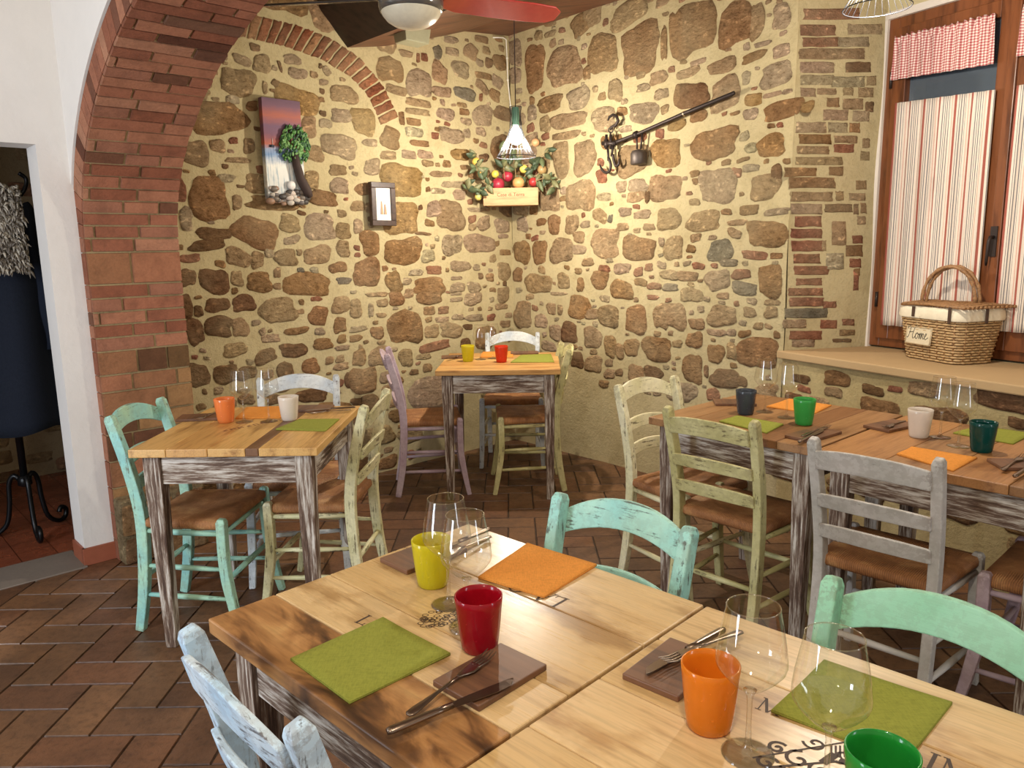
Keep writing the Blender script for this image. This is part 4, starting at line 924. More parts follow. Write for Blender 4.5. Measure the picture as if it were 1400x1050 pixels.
# lettering branded into the table tops: thin dark inlays, part of the table
INK = plain('branded_brown', S(62, 42, 30), .6)
def glyph(ch):
    """capitals with serifs as thin boxes: (x0,y0,x1,y1,width) strokes in a unit-high cell"""
    G = {'L': ([(.15, 0, .15, 1, .13), (.15, .03, .6, .03, .05), (.6, .03, .62, .25, .05), (.02, 1, .3, 1, .05), (.02, 0, .3, 0, .05)], .7),
         'A': ([(.05, 0, .4, 1, .05), (.4, 1, .75, 0, .13), (.18, .36, .62, .36, .05), (-.05, 0, .17, 0, .05), (.6, 0, .9, 0, .05)], .9),
         'G': ([(.45+.42*math.cos(a), .5+.5*math.sin(a), .45+.42*math.cos(a+.35), .5+.5*math.sin(a+.35), .06+.08*abs(math.cos(a+.17))) for a in [.6+.35*k for k in range(15)]]+[(.82, .02, .82, .4, .12), (.66, .4, .95, .4, .05)], 1.05),
         'M': ([(.1, 0, .1, 1, .05), (.1, 1, .5, 0, .13), (.5, 0, .88, 1, .05), (.9, 1, .9, 0, .13), (-.03, 0, .24, 0, .05), (.76, 0, 1.04, 0, .05), (-.03, 1, .14, 1, .05), (.84, 1, 1.04, 1, .05)], 1.15),
         'I': ([(.15, 0, .15, 1, .13), (0, 1, .3, 1, .05), (0, 0, .3, 0, .05)], .42)}
    return G[ch]
def strokes(mb, segs, M_):
    for k, (x0, y0, x1, y1, w) in enumerate(segs):
        a, b = Vector((x0, y0, 0)), Vector((x1, y1, 0)); d = (b-a)
        if d.length < 1e-6: continue
        d.normalize(); n = Vector((-d.y, d.x, 0))*w/2; e = d*(w*.15); z = Vector((0, 0, .00002*(k % 7)))
        mb.poly([M_ @ (p+z) for p in (a-n-e, b-n+e, b+n+e, a+n-e)])
def lettering(table, text, p0, p1, size, flip=False):
    """baseline from p0 toward p1 (photo points on the table top)"""
    A, B = at(*p0, ZT+.0003), at(*p1, ZT+.0003); d = (B-A).normalized(); n = Vector((-d.y, d.x, 0))
    X = Matrix((d*size, n*size, Vector((0, 0, 1)))).transposed().to_4x4(); X.translation = A
    X = table.matrix_world_inv @ X if hasattr(table, 'matrix_world_inv') else (Matrix.Translation(table.location) @ table.rotation_euler.to_matrix().to_4x4()).inverted() @ X
    mb = MB(); x = 0
    for ch in text:
        if ch == ' ': x += .5; continue
        g, adv = glyph(ch); strokes(mb, [(a+x, b, c+x, e, w) for a, b, c, e, w in g], X); x += adv
    return mb.build('branded_lettering', INK, table)
lettering(TB['front'], 'LA', (484, 850), (530, 870), .034)
lettering(TB['front'], 'LA G', (779, 820), (723, 799), .044)
lettering(TB['near'], 'M', (1033, 968), (1062, 979), .034)
lettering(TB['near'], 'IM', (1262, 1049), (1290, 1060), .040)
def emblem(table, c, segs_world, name='branded_emblem'):
    A = at(*c, ZT+.0003); X = (Matrix.Translation(table.location) @ table.rotation_euler.to_matrix().to_4x4()).inverted() @ Matrix.Translation(A)
    mb = MB(); strokes(mb, segs_world, X); return mb.build(name, INK, table)
rr = random.Random(8); sg = []
for k in range(70):                       # honeycomb-like tangle under the wine glasses
    x, y = rr.uniform(-.05, .06), rr.uniform(-.03, .03)
    if (x/.06)**2+(y/.032)**2 > 1: continue
    a0 = rr.uniform(0, 6)
    for j in range(6): a, b = a0+j*PI/3, a0+(j+1)*PI/3; sg.append((x+.006*math.cos(a), y+.005*math.sin(a), x+.006*math.cos(b), y+.005*math.sin(b), .0014))
emblem(TB['front'], (606, 846), sg)
sg = []
def curl(x, y, r, a0, turns, w, shrink=.9):
    p = None; n = int(18*turns)
    for i in range(n+1):
        a = a0+i*2*PI*turns/n; q = (x+r*(1-shrink*i/n)*math.cos(a), y+r*(1-shrink*i/n)*math.sin(a))
        if p: sg.append((*p, *q, w))
        p = q
for args in ((.035, .028, .016, 2.8, 1.2, .004), (-.02, .02, .014, .3, 1.3, .005), (.0, -.005, .02, 1, 1.1, .005), (.06, .0, .018, 3.4, 1.1, .004), (-.045, -.01, .016, 0, 1.2, .005), (.02, -.028, .015, 2, 1.2, .005), (.085, .012, .014, 2.2, 1.1, .004), (-.03, -.03, .012, 1, 1.2, .005)): curl(*args)
for k in range(5): sg.append((.055+k*.006, .022, .045+k*.006, -.002, .0028))
sg += [(.03, -.012, .052, .004, .012), (.055, -.008, .07, -.022, .012), (-.06, .0, .08, .03, .003), (-.05, -.02, .05, -.01, .004)]
emblem(TB['near'], (1090, 1035), sg)
RED_INK = plain('branded_red_brown', S(110, 52, 40), .6)
sg = []
for k in range(9):
    x = -.14+k*.033
    sg += [(x, 0, x, .022, .005), (x, .022, x+.016, .022, .004), (x+.016, .022, x+.016, .002, .005)] if k % 3 else [(x, .002, x+.018, .004, .004), (x+.018, .004, x+.002, .012, .004), (x+.002, .012, x+.02, .02, .005)]
A = at(352, 581, ZT+.0003); X = (Matrix.Translation(TB['pier'].location) @ TB['pier'].rotation_euler.to_matrix().to_4x4()).inverted() @ Matrix.Translation(A) @ Matrix.Rotation(math.radians(48), 4, 'Z')
mb = MB(); strokes(mb, sg, X); mb.build('branded_lettering', RED_INK, TB['pier'])
# ------------------------------------------------------------------ window: frame, two casements, handle; curtains are things
WOOD_W = mat_wood('varnished_chestnut', S(126, 74, 42), S(84, 46, 26), (12, 12, 1.4), .3, .3)
def mat_pane():
    m, nt, b = newmat('window_pane'); b.inputs['Base Color'].default_value = (*S(124, 136, 148), 1); b.inputs['Roughness'].default_value = .04; b.inputs['Transmission Weight'].default_value = .6; b.inputs['IOR'].default_value = 1.45; return m
PANE = mat_pane()
win = bpy.data.objects.new('window_1', None); C.objects.link(win); struct(win)
def wpart(name, boxes, mat=WOOD_W, bevel=.004, parent=win):
    mb = MB()
    for b in boxes: wbox(mb, *b)
    return fixn(mb.build(name, mat, parent, bevel=bevel))
fw = .062
wpart('frame', [(.0, fw, WIN_B, WIN_T, -.09, -.006), (WIN_W-fw, WIN_W, WIN_B, WIN_T, -.09, -.006), (fw, WIN_W-fw, WIN_T-.06, WIN_T, -.09, -.006), (fw, WIN_W-fw, WIN_B, WIN_B+.05, -.09, -.006)])
MID = .655; sw = .075
for i, (s0, s1) in enumerate(((fw-.012, MID), (MID, WIN_W-fw+.012))):
    z0, z1 = WIN_B+.045, WIN_T-.055
    sh = wpart('sash', [(s0, s0+sw, z0, z1, -.06, .012), (s1-sw, s1, z0, z1, -.06, .012), (s0+sw, s1-sw, z1-sw, z1, -.06, .012), (s0+sw, s1-sw, z0, z0+sw+.02, -.06, .012)])
    pane = wpart('pane', [(s0+sw-.005, s1-sw+.005, z0+sw, z1-sw+.005, -.034, -.028)], PANE, 0, sh)
wpart('mullion', [(MID-.022, MID+.022, WIN_B+.05, WIN_T-.06, .012, .028)])
mb = MB(); c = lambda s, z, d: W0+DW*s+UPZ*z+NW*d
wbox(mb, .632, .664, 1.38, 1.52, .028, .034)
mb.smooth = True
mb.tube([c(.648, 1.47, .034), c(.648, 1.47, .06), c(.648, 1.45, .068), c(.640, 1.36, .06), c(.636, 1.34, .052)], [.008, .008, .008, .007, .005], 8)
fixn(mb.build('window_handle', IRON, win))
for z in (1.15, 2.28):
    mb = MB(); mb.smooth = True; mb.tube([c(.046, z-.04, .016), c(.046, z+.04, .016)], .008, 8); mb.build('hinge', IRON, win)
# dark board added behind the panes to block world light, in place of night
wpart('night_backing', [(.02, WIN_W-.02, WIN_B, WIN_T, -.17, -.15)], plain('night_board', S(66, 78, 92), .6))
def mat_stripes():
    m, nt, b = newmat('striped_linen'); tc = N(nt, 'ShaderNodeTexCoord'); sx = N(nt, 'ShaderNodeSeparateXYZ'); L(nt, tc.outputs['Object'], sx.inputs[0])
    ml = N(nt, 'ShaderNodeMath', operation='MULTIPLY'); ml.inputs[1].default_value = 1/.080; L(nt, sx.outputs[0], ml.inputs[0])
    fr = N(nt, 'ShaderNodeMath', operation='FRACT'); L(nt, ml.outputs[0], fr.inputs[0])
    r = N(nt, 'ShaderNodeValToRGB'); r.color_ramp.interpolation = 'CONSTANT'; cr = S(232, 218, 202); rd = S(168, 92, 78); gy = S(120, 116, 118); pk = S(214, 170, 152)
    st = [(0, rd), (.13, cr), (.27, gy), (.31, cr), (.38, gy), (.42, cr), (.50, gy), (.54, cr), (.62, gy), (.65, cr), (.80, pk), (.85, cr)]
    e = r.color_ramp.elements
    while len(e) < len(st): e.new(.5)
    for q, (p, k) in zip(e, st): q.position = p; q.color = (*k, 1)
    L(nt, fr.outputs[0], r.inputs[0]); v = coords(nt); n = noise(nt, v, 300, 2)
    L(nt, mixn(nt, .2, r.outputs[0], ramp(nt, n, [(.35, .6), (.6, 1.)]), 'MULTIPLY'), b.inputs['Base Color']); b.inputs['Roughness'].default_value = .95
    return m
def mat_gingham():
    m, nt, b = newmat('red_gingham'); tc = N(nt, 'ShaderNodeTexCoord'); sx = N(nt, 'ShaderNodeSeparateXYZ'); L(nt, tc.outputs['Object'], sx.inputs[0]); o = []
    for k in (0, 2):
        ml = N(nt, 'ShaderNodeMath', operation='MULTIPLY'); ml.inputs[1].default_value = 1/.0125; L(nt, sx.outputs[k], ml.inputs[0])
        fr = N(nt, 'ShaderNodeMath', operation='FRACT'); L(nt, ml.outputs[0], fr.inputs[0]); g = N(nt, 'ShaderNodeMath', operation='GREATER_THAN'); g.inputs[1].default_value = .5; L(nt, fr.outputs[0], g.inputs[0]); o.append(g.outputs[0])
    ad = N(nt, 'ShaderNodeMath', operation='ADD'); L(nt, o[0], ad.inputs[0]); L(nt, o[1], ad.inputs[1])
    hv = N(nt, 'ShaderNodeMath', operation='MULTIPLY'); hv.inputs[1].default_value = .5; L(nt, ad.outputs[0], hv.inputs[0])
    L(nt, ramp(nt, hv.outputs[0], [(0, S(238, 226, 216)), (.5, S(208, 150, 144)), (1, S(164, 78, 78))]), b.inputs['Base Color']); b.inputs['Roughness'].default_value = .95; return m
STRIPES, GINGHAM = mat_stripes(), mat_gingham()
def drape(name, s0, s1, zt0, zt1, zb0, zb1, mat, label, cat, amp, waves, bulge=0, d=.035, group=None):
    mb = MB(); mb.smooth = True; n = 90; m = 26; rv = random.Random(int(s0*100)+int(amp*9999)); ph = rv.uniform(0, 6); w = s1-s0
    P = []
    for j in range(m+1):
        v = j/m; row = []
        for i in range(n+1):
            u = i/n; zt = zt0+(zt1-zt0)*u; zb = zb0+(zb1-zb0)*u; z = zt+(zb-zt)*v
            a = amp*(1 if v > .12 else .6+.4*v/.12); off = a*math.sin(2*PI*waves*u+ph+.8*math.sin(3*v+u*5)) + a*.5*math.sin(2*PI*waves*2.3*u+1.3+v)
            if bulge and v < .16: off += .008*math.sin(2*PI*waves*1.9*u)*(1 if v < .12 else .4)
            x = u*w + bulge*math.sin(PI*u*2)*0 + (u-.5)*.02*v*(1 if bulge else 0)
            row.append(mb.vert((x, -off-d, z-zt0+ (.006*math.sin(2*PI*waves*1.7*u+ph) if bulge and j == 0 else 0))))
        P.append(row)
    for j in range(m):
        for i in range(n): mb.face((P[j][i], P[j+1][i], P[j+1][i+1], P[j][i+1]))
    o = mb.build(name, mat, solid=.0016); o.location = W0+DW*s0+UPZ*zt0
    o.rotation_euler = (0, 0, math.atan2(DW.y, DW.x)); return tag(o, label, cat, group)
drape('striped_curtain', .092, .598, 2.158, 2.135, 1.015, 1.02, STRIPES, 'striped red and grey half curtain on the left casement, behind the basket', 'curtain', .006, 7)
drape('striped_curtain', .690, 1.16, 2.135, 2.13, 1.035, 1.035, STRIPES, 'striped red and grey half curtain on the right casement, cut off by the edge', 'curtain', .006, 7)
drape('gingham_valance', .070, .570, 2.483, 2.468, 2.275, 2.25, GINGHAM, 'gathered red and white checked valance above the left curtain', 'valance', .007, 9, .03)
drape('gingham_valance', .690, 1.18, 2.468, 2.46, 2.26, 2.25, GINGHAM, 'gathered red and white checked valance at the right edge of the picture', 'valance', .007, 9, .03)

# ------------------------------------------------------------------ wicker basket on the sill
WICK = mat_wood('willow', S(190, 158, 112), S(132, 100, 66), (40, 40, 40), .6)
WICKD = mat_wood('willow_brown', S(160, 118, 76), S(104, 72, 46), (40, 40, 40), .6)
LINEN = plain('cream_linen', S(232, 220, 194), .95); LEATHER = plain('dark_leather', S(70, 48, 36), .5)
bf0, bf1, bs1 = at(1232, 487, .888), at(1322, 503, .888), at(1354, 495, .888)
bx = (bf1-bf0); BW_ = .335; bx.normalize(); by = Vector((-bx.y, bx.x, 0)); 
if by.dot(bs1-bf1) < 0: by = -by
BD_ = .235; bc = bf0 + bx*(BW_/2) + by*(BD_/2)
bas = thing('picnic_basket', 'lidded wicker picnic basket with a white lining on the window sill', 'basket', bc, math.atan2(bx.y, bx.x))
def rrect(w, d, r, n, z, jit=None):
    pts = []
    per = 2*(w-2*r)+2*(d-2*r)+2*PI*r
    for k in range(n):
        s = per*k/n
        segs = ((w-2*r, 'f'), (PI*r/2, 'c1'), (d-2*r, 'r'), (PI*r/2, 'c2'), (w-2*r, 'b'), (PI*r/2, 'c3'), (d-2*r, 'l'), (PI*r/2, 'c4'))
        for ln, t in segs:
            if s <= ln: break
            s -= ln
        x0, y0 = w/2-r, d/2-r
        if t == 'f': p, nn = (-x0+s, -d/2), (0, -1)
        elif t == 'r': p, nn = (w/2, -y0+s), (1, 0)
        elif t == 'b': p, nn = (x0-s, d/2), (0, 1)
        elif t == 'l': p, nn = (-w/2, y0-s), (-1, 0)
        else:
            k_ = int(t[1]); cx, cy = ((x0, -y0), (x0, y0), (-x0, y0), (-x0, -y0))[k_-1]; a = s/r + (-PI/2, 0, PI/2, PI)[k_-1]; nn = (math.cos(a), math.sin(a)); p = (cx+r*nn[0], cy+r*nn[1])
        o = jit(k) if jit else 0
        pts.append((p[0]+nn[0]*o, p[1]+nn[1]*o, z))
    return pts
BH = .212
def bdim(z): f = z/BH; return BW_*(.97+.17*f), BD_*(.94+.2*f)
mb = MB(); mb.smooth = True; NS_ = 72
for r in range(17):
    z = .008+r*(BH-.01)/16; w, d = bdim(z); mb.ring(rrect(w, d, .05, NS_, z, lambda k, r=r: .0042*math.cos(PI*k/1.5+PI*r)), .0052, 6)
mb.build('woven_body', WICK, bas)
mb = MB(); mb.smooth = True
b0 = rrect(*[x-.0 for x in bdim(0)], .05, NS_, .004); b1 = rrect(*bdim(BH), .05, NS_, BH)
for k in range(0, NS_, 3): mb.tube([b0[k], b1[k]], .0035, 5)
inner0 = rrect(bdim(0)[0]-.012, bdim(0)[1]-.012, .045, NS_, .004); inner1 = rrect(bdim(BH)[0]-.012, bdim(BH)[1]-.012, .045, NS_, BH)
mb.loft([inner0, inner1], cap=True, col=(1, 1, 1)); mb.build('stakes', WICKD, bas)
mb = MB(); mb.smooth = True; rings = []
for z, e in ((BH-.008, .010), (BH+.002, .013), (BH+.03, .010), (BH+.048, .004), (BH+.048, -.01)):
    w, d = bdim(BH); rings.append(rrect(w+e*2, d+e*2, .055, NS_, z, lambda k: .0025*math.sin(k*1.9)+.002*math.sin(k*.7)))
mb.loft(rings, cap=False); mb.build('cloth_lining', LINEN, bas)
mb = MB(); mb.smooth = True; w, d = bdim(BH); zl = BH+.052
for i in range(13):
    y = -d/2-.008+(d+.016)*i/12; mb.tube([(-w/2+.03-(.0), y, zl+.004*math.sin(i*PI)), (0, y, zl+.010), (w/2+.03, y, zl+.004)], .0075, 6)
for i in range(9):
    x = -w/2+.04+(w-.02)*i/8; mb.tube([(x, -d/2-.01, zl+.006), (x, 0, zl+.015), (x, d/2+.01, zl+.006)], .0055, 6)
mb.build('lid', WICKD, bas)
mb = MB(); mb.smooth = True
for q in (-.004, .004):
    mb.tube([(.0+.13*math.cos(a)*.9+q*2, q*2+.0, BH+.05+.185*math.sin(a)**.85) for a in [PI*k/20 for k in range(21)]], [.009+.002*math.sin(k*2.2+q*300) for k in range(21)], 8)
h = mb.build('handle', WICKD, bas); h.rotation_euler = (0, 0, math.radians(28)); h.location = (-.01, 0, 0)
for x in (w/2-.045, w/2+.004):
    mb = MB(); yy = -d/2-.016 if x < w/2-.02 else -.02
    if x < w/2-.02: mb.box((x, yy, BH+.02), (.016, .004, .075))
    else: mb.box((w/2+.016, .0, BH+.02), (.004, .016, .075))
    mb.build('strap', LEATHER, bas, bevel=.001)
mb = MB(); mb.box((-.075, -d/2-.014, BH+.022), (.018, .005, .05)); mb.build('strap', LEATHER, bas, bevel=.001)
mb = MB(); zc = .118; w2, d2 = bdim(zc); yl = -d2/2-.011; mb.X = Matrix.Translation((-.045, yl, zc)) @ Matrix.Rotation(math.radians(-6), 4, 'X')
mb.box((0, 0, 0), (.16, .003, .086)); lab = mb.build('fabric_label', plain('label_linen', S(214, 200, 170), .9), bas, bevel=.001)
mb = MB(); mb.X = Matrix.Translation((-.045, yl, zc)) @ Matrix.Rotation(math.radians(-6), 4, 'X'); mb.smooth = True
for a, b in (((-.077, -.002, .04), (.077, -.002, .04)), ((.077, -.002, .04), (.077, -.002, -.04)), ((.077, -.002, -.04), (-.077, -.002, -.04)), ((-.077, -.002, -.04), (-.077, -.002, .04))): mb.tube([a, b], .003, 5)
mb.tube([(-.06, -.002, .062), (-.02, -.004, .068), (0, -.003, .064), (.03, -.004, .069)], .0022, 5); mb.tube([(-.02, -.004, .068), (-.012, -.004, .042)], .0015, 5)
mb.build('cord_edging', plain('twine', S(190, 170, 136), .9), lab)
def script_word(mb, M_):
    """the handwritten word Home"""
    st = [[(-.98, .5), (-.86, .66), (-.74, .62), (-.78, .25), (-.9, -.12), (-1.0, -.1)], [(-.34, .68), (-.44, .42), (-.52, .02), (-.44, -.16), (-.3, -.05)], [(-.84, .22), (-.62, .27), (-.46, .28)],
          [(-.3, -.05), (-.2, .2), (-.08, .22), (-.03, .05), (-.12, -.15), (-.24, -.1), (-.24, .1), (-.12, .22), (.05, .12)],
          [(.05, .12), (.1, .22), (.08, -.15), (.18, .2), (.25, .2), (.23, -.15), (.34, .2), (.42, .18), (.4, -.1), (.5, -.12)], [(.5, -.1), (.62, .08), (.7, .2), (.6, .22), (.54, .02), (.64, -.15), (.85, .0)]]
    for s_ in st: mb.tube([M_ @ Vector((x, 0, z)) for x, z in [tuple(p)[:2] for p in [(q.x, q.y) for q in spline([(a, b, 0) for a, b in s_], 4)]]], .0011/.046, 5) if False else mb.tube([M_ @ Vector((q.x, 0, q.y)) for q in spline([(a, b, 0) for a, b in s_], 4)], .0016, 5)
mb = MB(); mb.smooth = True; script_word(mb, Matrix.Translation((-.045, yl-.0022, zc-.004)) @ Matrix.Rotation(math.radians(-6), 4, 'X') @ Matrix.Scale(.072, 4)); mb.build('handwriting', plain('pen_black', S(40, 34, 30), .7), lab)

# ------------------------------------------------------------------ pendant lamps
def mat_emit(name, col, st):
    m, nt, b = newmat(name); b.inputs['Emission Color'].default_value = (*col, 1); b.inputs['Emission Strength'].default_value = st; b.inputs['Base Color'].default_value = (*col, 1); return m
BULB = mat_emit('bulb_glow', (1, .93, .78), 30)
WIRE = plain('black_wire', S(40, 40, 44), .4, .7); SOCK = plain('green_socket', S(120, 170, 140), .4)
def pendant(loc, ztop, label, group='wire cage pendant lamps', h=.27, r=.112):
    t = thing('pendant_lamp', label, 'lamp', loc, 0, group)
    mb = MB(); mb.smooth = True; mb.tube([(0, 0, h), (0, 0, h+.6), (0, 0, ztop-loc[2])], .0032, 6); mb.build('cord', plain('brown_cord', S(60, 40, 32), .6), t)
    prof = lambda f: (.034-.006*math.sin(PI*min(1, f/.35)) if f < .35 else .030+(r-.030)*((f-.35)/.65)**1.45, h*(1-f))
    mb = MB(); mb.smooth = True; n = 26
    for k in range(n):
        a = 2*PI*k/n; mb.tube([(prof(f)[0]*math.cos(a), prof(f)[0]*math.sin(a), prof(f)[1]) for f in [j/12 for j in range(13)]], .0011, 4, cap=False)
    for f, rad in ((0, .0016), (.35, .0014), (.8, .0012), (1, .0020)): mb.ring([(prof(f)[0]*math.cos(a), prof(f)[0]*math.sin(a), prof(f)[1]) for a in [2*PI*k/36 for k in range(36)]], rad, 5)
    mb.build('wire_shade', WIRE, t)
    mb = MB(); mb.smooth = True; mb.lathe([(.003, h), (.02, h-.002), (.022, h-.03), (.020, h-.09), (.017, h-.10)], 20, True, True); mb.build('socket', SOCK, t)
    mb = MB(); mb.smooth = True; mb.lathe([(.013, h-.10), (.017, h-.110), (.032, h-.135), (.039, h-.158), (.035, h-.182), (.021, h-.198), (.002, h-.203)], 20, True, True); mb.build('bulb', BULB, t)
    return t
_l2 = EYE + ray(1199, 11)*(2.85/ray(1199, 11).y)
LAMPS = [((.046, 4.5, 1.966), 2.95), (tuple(_l2), HW), ((.12, .30, 2.2), HW)]
pendant(LAMPS[0][0], LAMPS[0][1], 'lit wire cage pendant lamp over the corner table')
pendant(LAMPS[1][0], LAMPS[1][1], 'lit wire cage pendant lamp at the top edge, over the window table')

# ------------------------------------------------------------------ ceiling fan
fc = EYE + ray(563, 40)*(3.2/ray(563, 40).y); fz = fc.z+.092
fan = thing('ceiling_fan', 'ceiling fan with a milky glass light bowl and dark and red blades', 'ceiling fan', (fc.x, fc.y, fz))
mb = MB(); mb.smooth = True; mb.lathe([(.02, HW-fz), (.02, .22), (.05, .21), (.11, .17), (.125, .11), (.12, .05), (.10, .028)], 36, True, True); mb.build('motor', plain('fan_bronze', S(64, 54, 48), .35, .6), fan)
mb = MB(); mb.smooth = True; mb.lathe([(.100, .03), (.122, .026), (.1275, .012), (.1265, -.012), (.121, -.03), (.114, -.03)], 40); mb.build('glass_rim', plain('grey_glass_rim', S(120, 118, 116), .15, .6), fan)
mb = MB(); mb.smooth = True; mb.lathe([(.118, -.026), (.112, -.042), (.095, -.062), (.068, -.079), (.032, -.090), (.002, -.092)], 40, False, True); mb.build('light_bowl', plain('milk_glass', S(214, 206, 184), .25), fan)
for ang, col, nm in ((174, S(46, 40, 40), 'dark'), (24, S(186, 66, 58), 'red'), (-70, S(46, 40, 40), 'dark')):
    mb = MB(); rings = []
    for x, w in ((.13, .035), (.2, .058), (.35, .066), (.52, .066), (.61, .058), (.645, .03)): rings.append([(x, -w, .0), (x, w, .0), (x, w, .008), (x, -w, .008)])
    mb.loft(rings); b = fixn(mb.build('blade', plain('fan_blade_'+nm, col, .18, 0, .4), fan, bevel=.003)); b.location = (0, 0, .018)
    b.rotation_euler = (math.radians(-15), 0, math.radians(ang))
    b['label'] = 'glossy red blade' if nm == 'red' else 'dark blade'
# grey-green reflection given solid shape as a box under the beam
c_ = atY(563, 48, 4.66)
mb = MB(); mb.box((0, 0, -.04), (.16, .11, .085), top=(1.15, 1.15)); o = mb.build('reflection_box', plain('reflection_grey_green', S(150, 146, 118), .6), loc=(c_.x, c_.y, c_.z+.035), bevel=.004)
o.rotation_euler = (0, 0, math.radians(43)); tag(o, 'small grey-green reflection built as a box under the ceiling beam behind the fan bowl', 'reflection box')
# white conduit in the corner
mb = MB(); mb.smooth = True
pts = [WL.pt(*WL.uv(x, y), .02) for x, y in ((672, 52), (686, 52), (690, 55), (691, 80), (692, 110), (696, 145), (697, 185))]
mb.tube(pts, .004, 6); 
for i in (3, 4, 5): mb.ball(pts[i], .008, 8, 6)
tag(mb.build('electric_cable', plain('white_cable', S(232, 226, 212), .5)), 'thin white cable clipped to the left wall beside the corner lamp', 'cable')

# ------------------------------------------------------------------ left wall: painting and small frame
def wall_frame(W, u, z, off):      # matrix: x right along wall, y up, z out of the wall
    X = Matrix((W.U, UPZ, W.N)).transposed().to_4x4(); X.translation = W.O+W.U*u+UPZ*z+W.N*off; return X
OFF = .06; PLN = CO+NL*OFF
def lw(x, y): p = onp(x, y, PLN, NL)-CO; return p.dot(-EL), p.z
(ua, za), (ub, zb), (uc, zc_) = lw(357, 132), lw(410, 139), lw(363, 277)
pw, ph_ = ub-ua, za-zc_
def mat_canvas():
    m, nt, b = newmat('painted_canvas'); tc = N(nt, 'ShaderNodeTexCoord'); sx = N(nt, 'ShaderNodeSeparateXYZ'); L(nt, tc.outputs['Object'], sx.inputs[0])
    v = coords(nt, (3, 9, 3)); n = noise(nt, v, 4, 6, .65); ad = N(nt, 'ShaderNodeMath', operation='MULTIPLY_ADD'); L(nt, n, ad.inputs[0]); ad.inputs[1].default_value = .10; 
    dv = N(nt, 'ShaderNodeMath', operation='MULTIPLY_ADD'); L(nt, sx.outputs[1], dv.inputs[0]); dv.inputs[1].default_value = 1/ph_; dv.inputs[2].default_value = -.05; L(nt, dv.outputs[0], ad.inputs[2])
    w = coords(nt, (70, 6, 6)); s2 = noise(nt, w, 1.6, 4)
    c = ramp(nt, ad.outputs[0], [(.0, S(120, 90, 70)), (.12, S(206, 206, 200)), (.36, S(232, 230, 222)), (.47, S(120, 150, 190)), (.52, S(150, 160, 186)), (.56, S(176, 92, 70)), (.66, S(120, 76, 96)), (.74, S(112, 78, 104)), (.84, S(170, 92, 74)), (.93, S(116, 78, 96)), (1, S(96, 66, 84))])
    low = N(nt, 'ShaderNodeMath', operation='LESS_THAN'); low.inputs[1].default_value = .5; L(nt, dv.outputs[0], low.inputs[0])
    st = mixn(nt, 1, c, ramp(nt, s2, [(.38, (.5, .62, .74)), (.5, (1, 1, 1))]), 'MULTIPLY'); L(nt, mixn(nt, low.outputs[0], c, st), b.inputs['Base Color']); b.inputs['Roughness'].default_value = .6; return m
pic = thing('relief_painting', 'tall purple canvas with a relief tree and pebbles on the left stone wall', 'painting')
X = wall_frame(WL, ua, zc_, OFF); pic.matrix_world = X
mb = MB(); mb.box((pw/2, ph_/2, -.02), (pw, ph_, .04)); mb.build('canvas', mat_canvas(), pic, bevel=.002)
rr = random.Random(12); mb = MB(); mb.smooth = True
LEAFS = [S(44, 92, 40), S(70, 122, 54), S(96, 146, 74), S(34, 76, 40), S(120, 164, 96)]
for k in range(210):
    a = rr.uniform(0, 6.28); q = math.sqrt(rr.random()); x = pw*.76+q*pw*.41*math.cos(a); y = ph_*.57+q*ph_*.19*math.sin(a)
    mb.X = Matrix.Translation((x, y, .006+.028*(1-q*q)+rr.uniform(0, .006))) @ Matrix.Rotation(rr.uniform(.4, 2.0), 4, 'Z') @ Matrix.Rotation(rr.uniform(-.5, .5), 4, 'Y'); mb.ball((0, 0, 0), (.016, .0075, .005), 6, 5, rr.choice(LEAFS))
mb.X = None
def mat_vcol(name, rough=.5):
    if name in _cache: return _cache[name]
    m, nt, b = newmat(name); c = colattr(nt); v = coords(nt); n = noise(nt, v, 60, 3); L(nt, mixn(nt, .4, c, ramp(nt, n, [(.35, .6), (.65, 1.)]), 'MULTIPLY'), b.inputs['Base Color']); b.inputs['Roughness'].default_value = rough; _cache[name] = m; return m
VCOL = mat_vcol('leaf_and_pebble_colours')
mb.build('tree_crown', VCOL, pic)
mb = MB(); mb.smooth = True; mb.tube([(pw*.74, ph_*.49, .012), (pw*.76, ph_*.38, .018), (pw*.84, ph_*.24, .02), (pw*1.0, ph_*.12, .022), (pw*1.08, ph_*.07, .016)], [.02, .024, .026, .028, .018], 9); mb.build('tree_trunk', plain('bark_brown', S(64, 48, 42), .8), pic)
mb = MB(); mb.smooth = True; PB = [S(190, 180, 166), S(110, 98, 86), S(70, 64, 60), S(206, 190, 176), S(150, 116, 92), S(96, 88, 84)]
for k in range(34):
    x = rr.uniform(.04, 1.04)*pw; y = rr.uniform(-.01, .15)*ph_*(1-.25*x/pw); s_ = rr.uniform(.012, .022); mb.ball((x, y, .006), (s_*1.25, s_*.9, s_*.7), 9, 7, rr.choice(PB))
mb.ball((pw*.60, ph_*.175, .012), (.026, .026, .014), 12, 8, S(226, 222, 216)); mb.build('pebbles', VCOL, pic)
mb = MB(); mb.smooth = True
mb.box((pw*.18, ph_*.545, .002), (.028, .014, .004), S(40, 44, 60)); mb.tube([(pw*.2, ph_*.55, .003), (pw*.2, ph_*.62, .003)], .0012, 5, col=S(220, 220, 220)); mb.build('painted_boat', VCOL, pic)

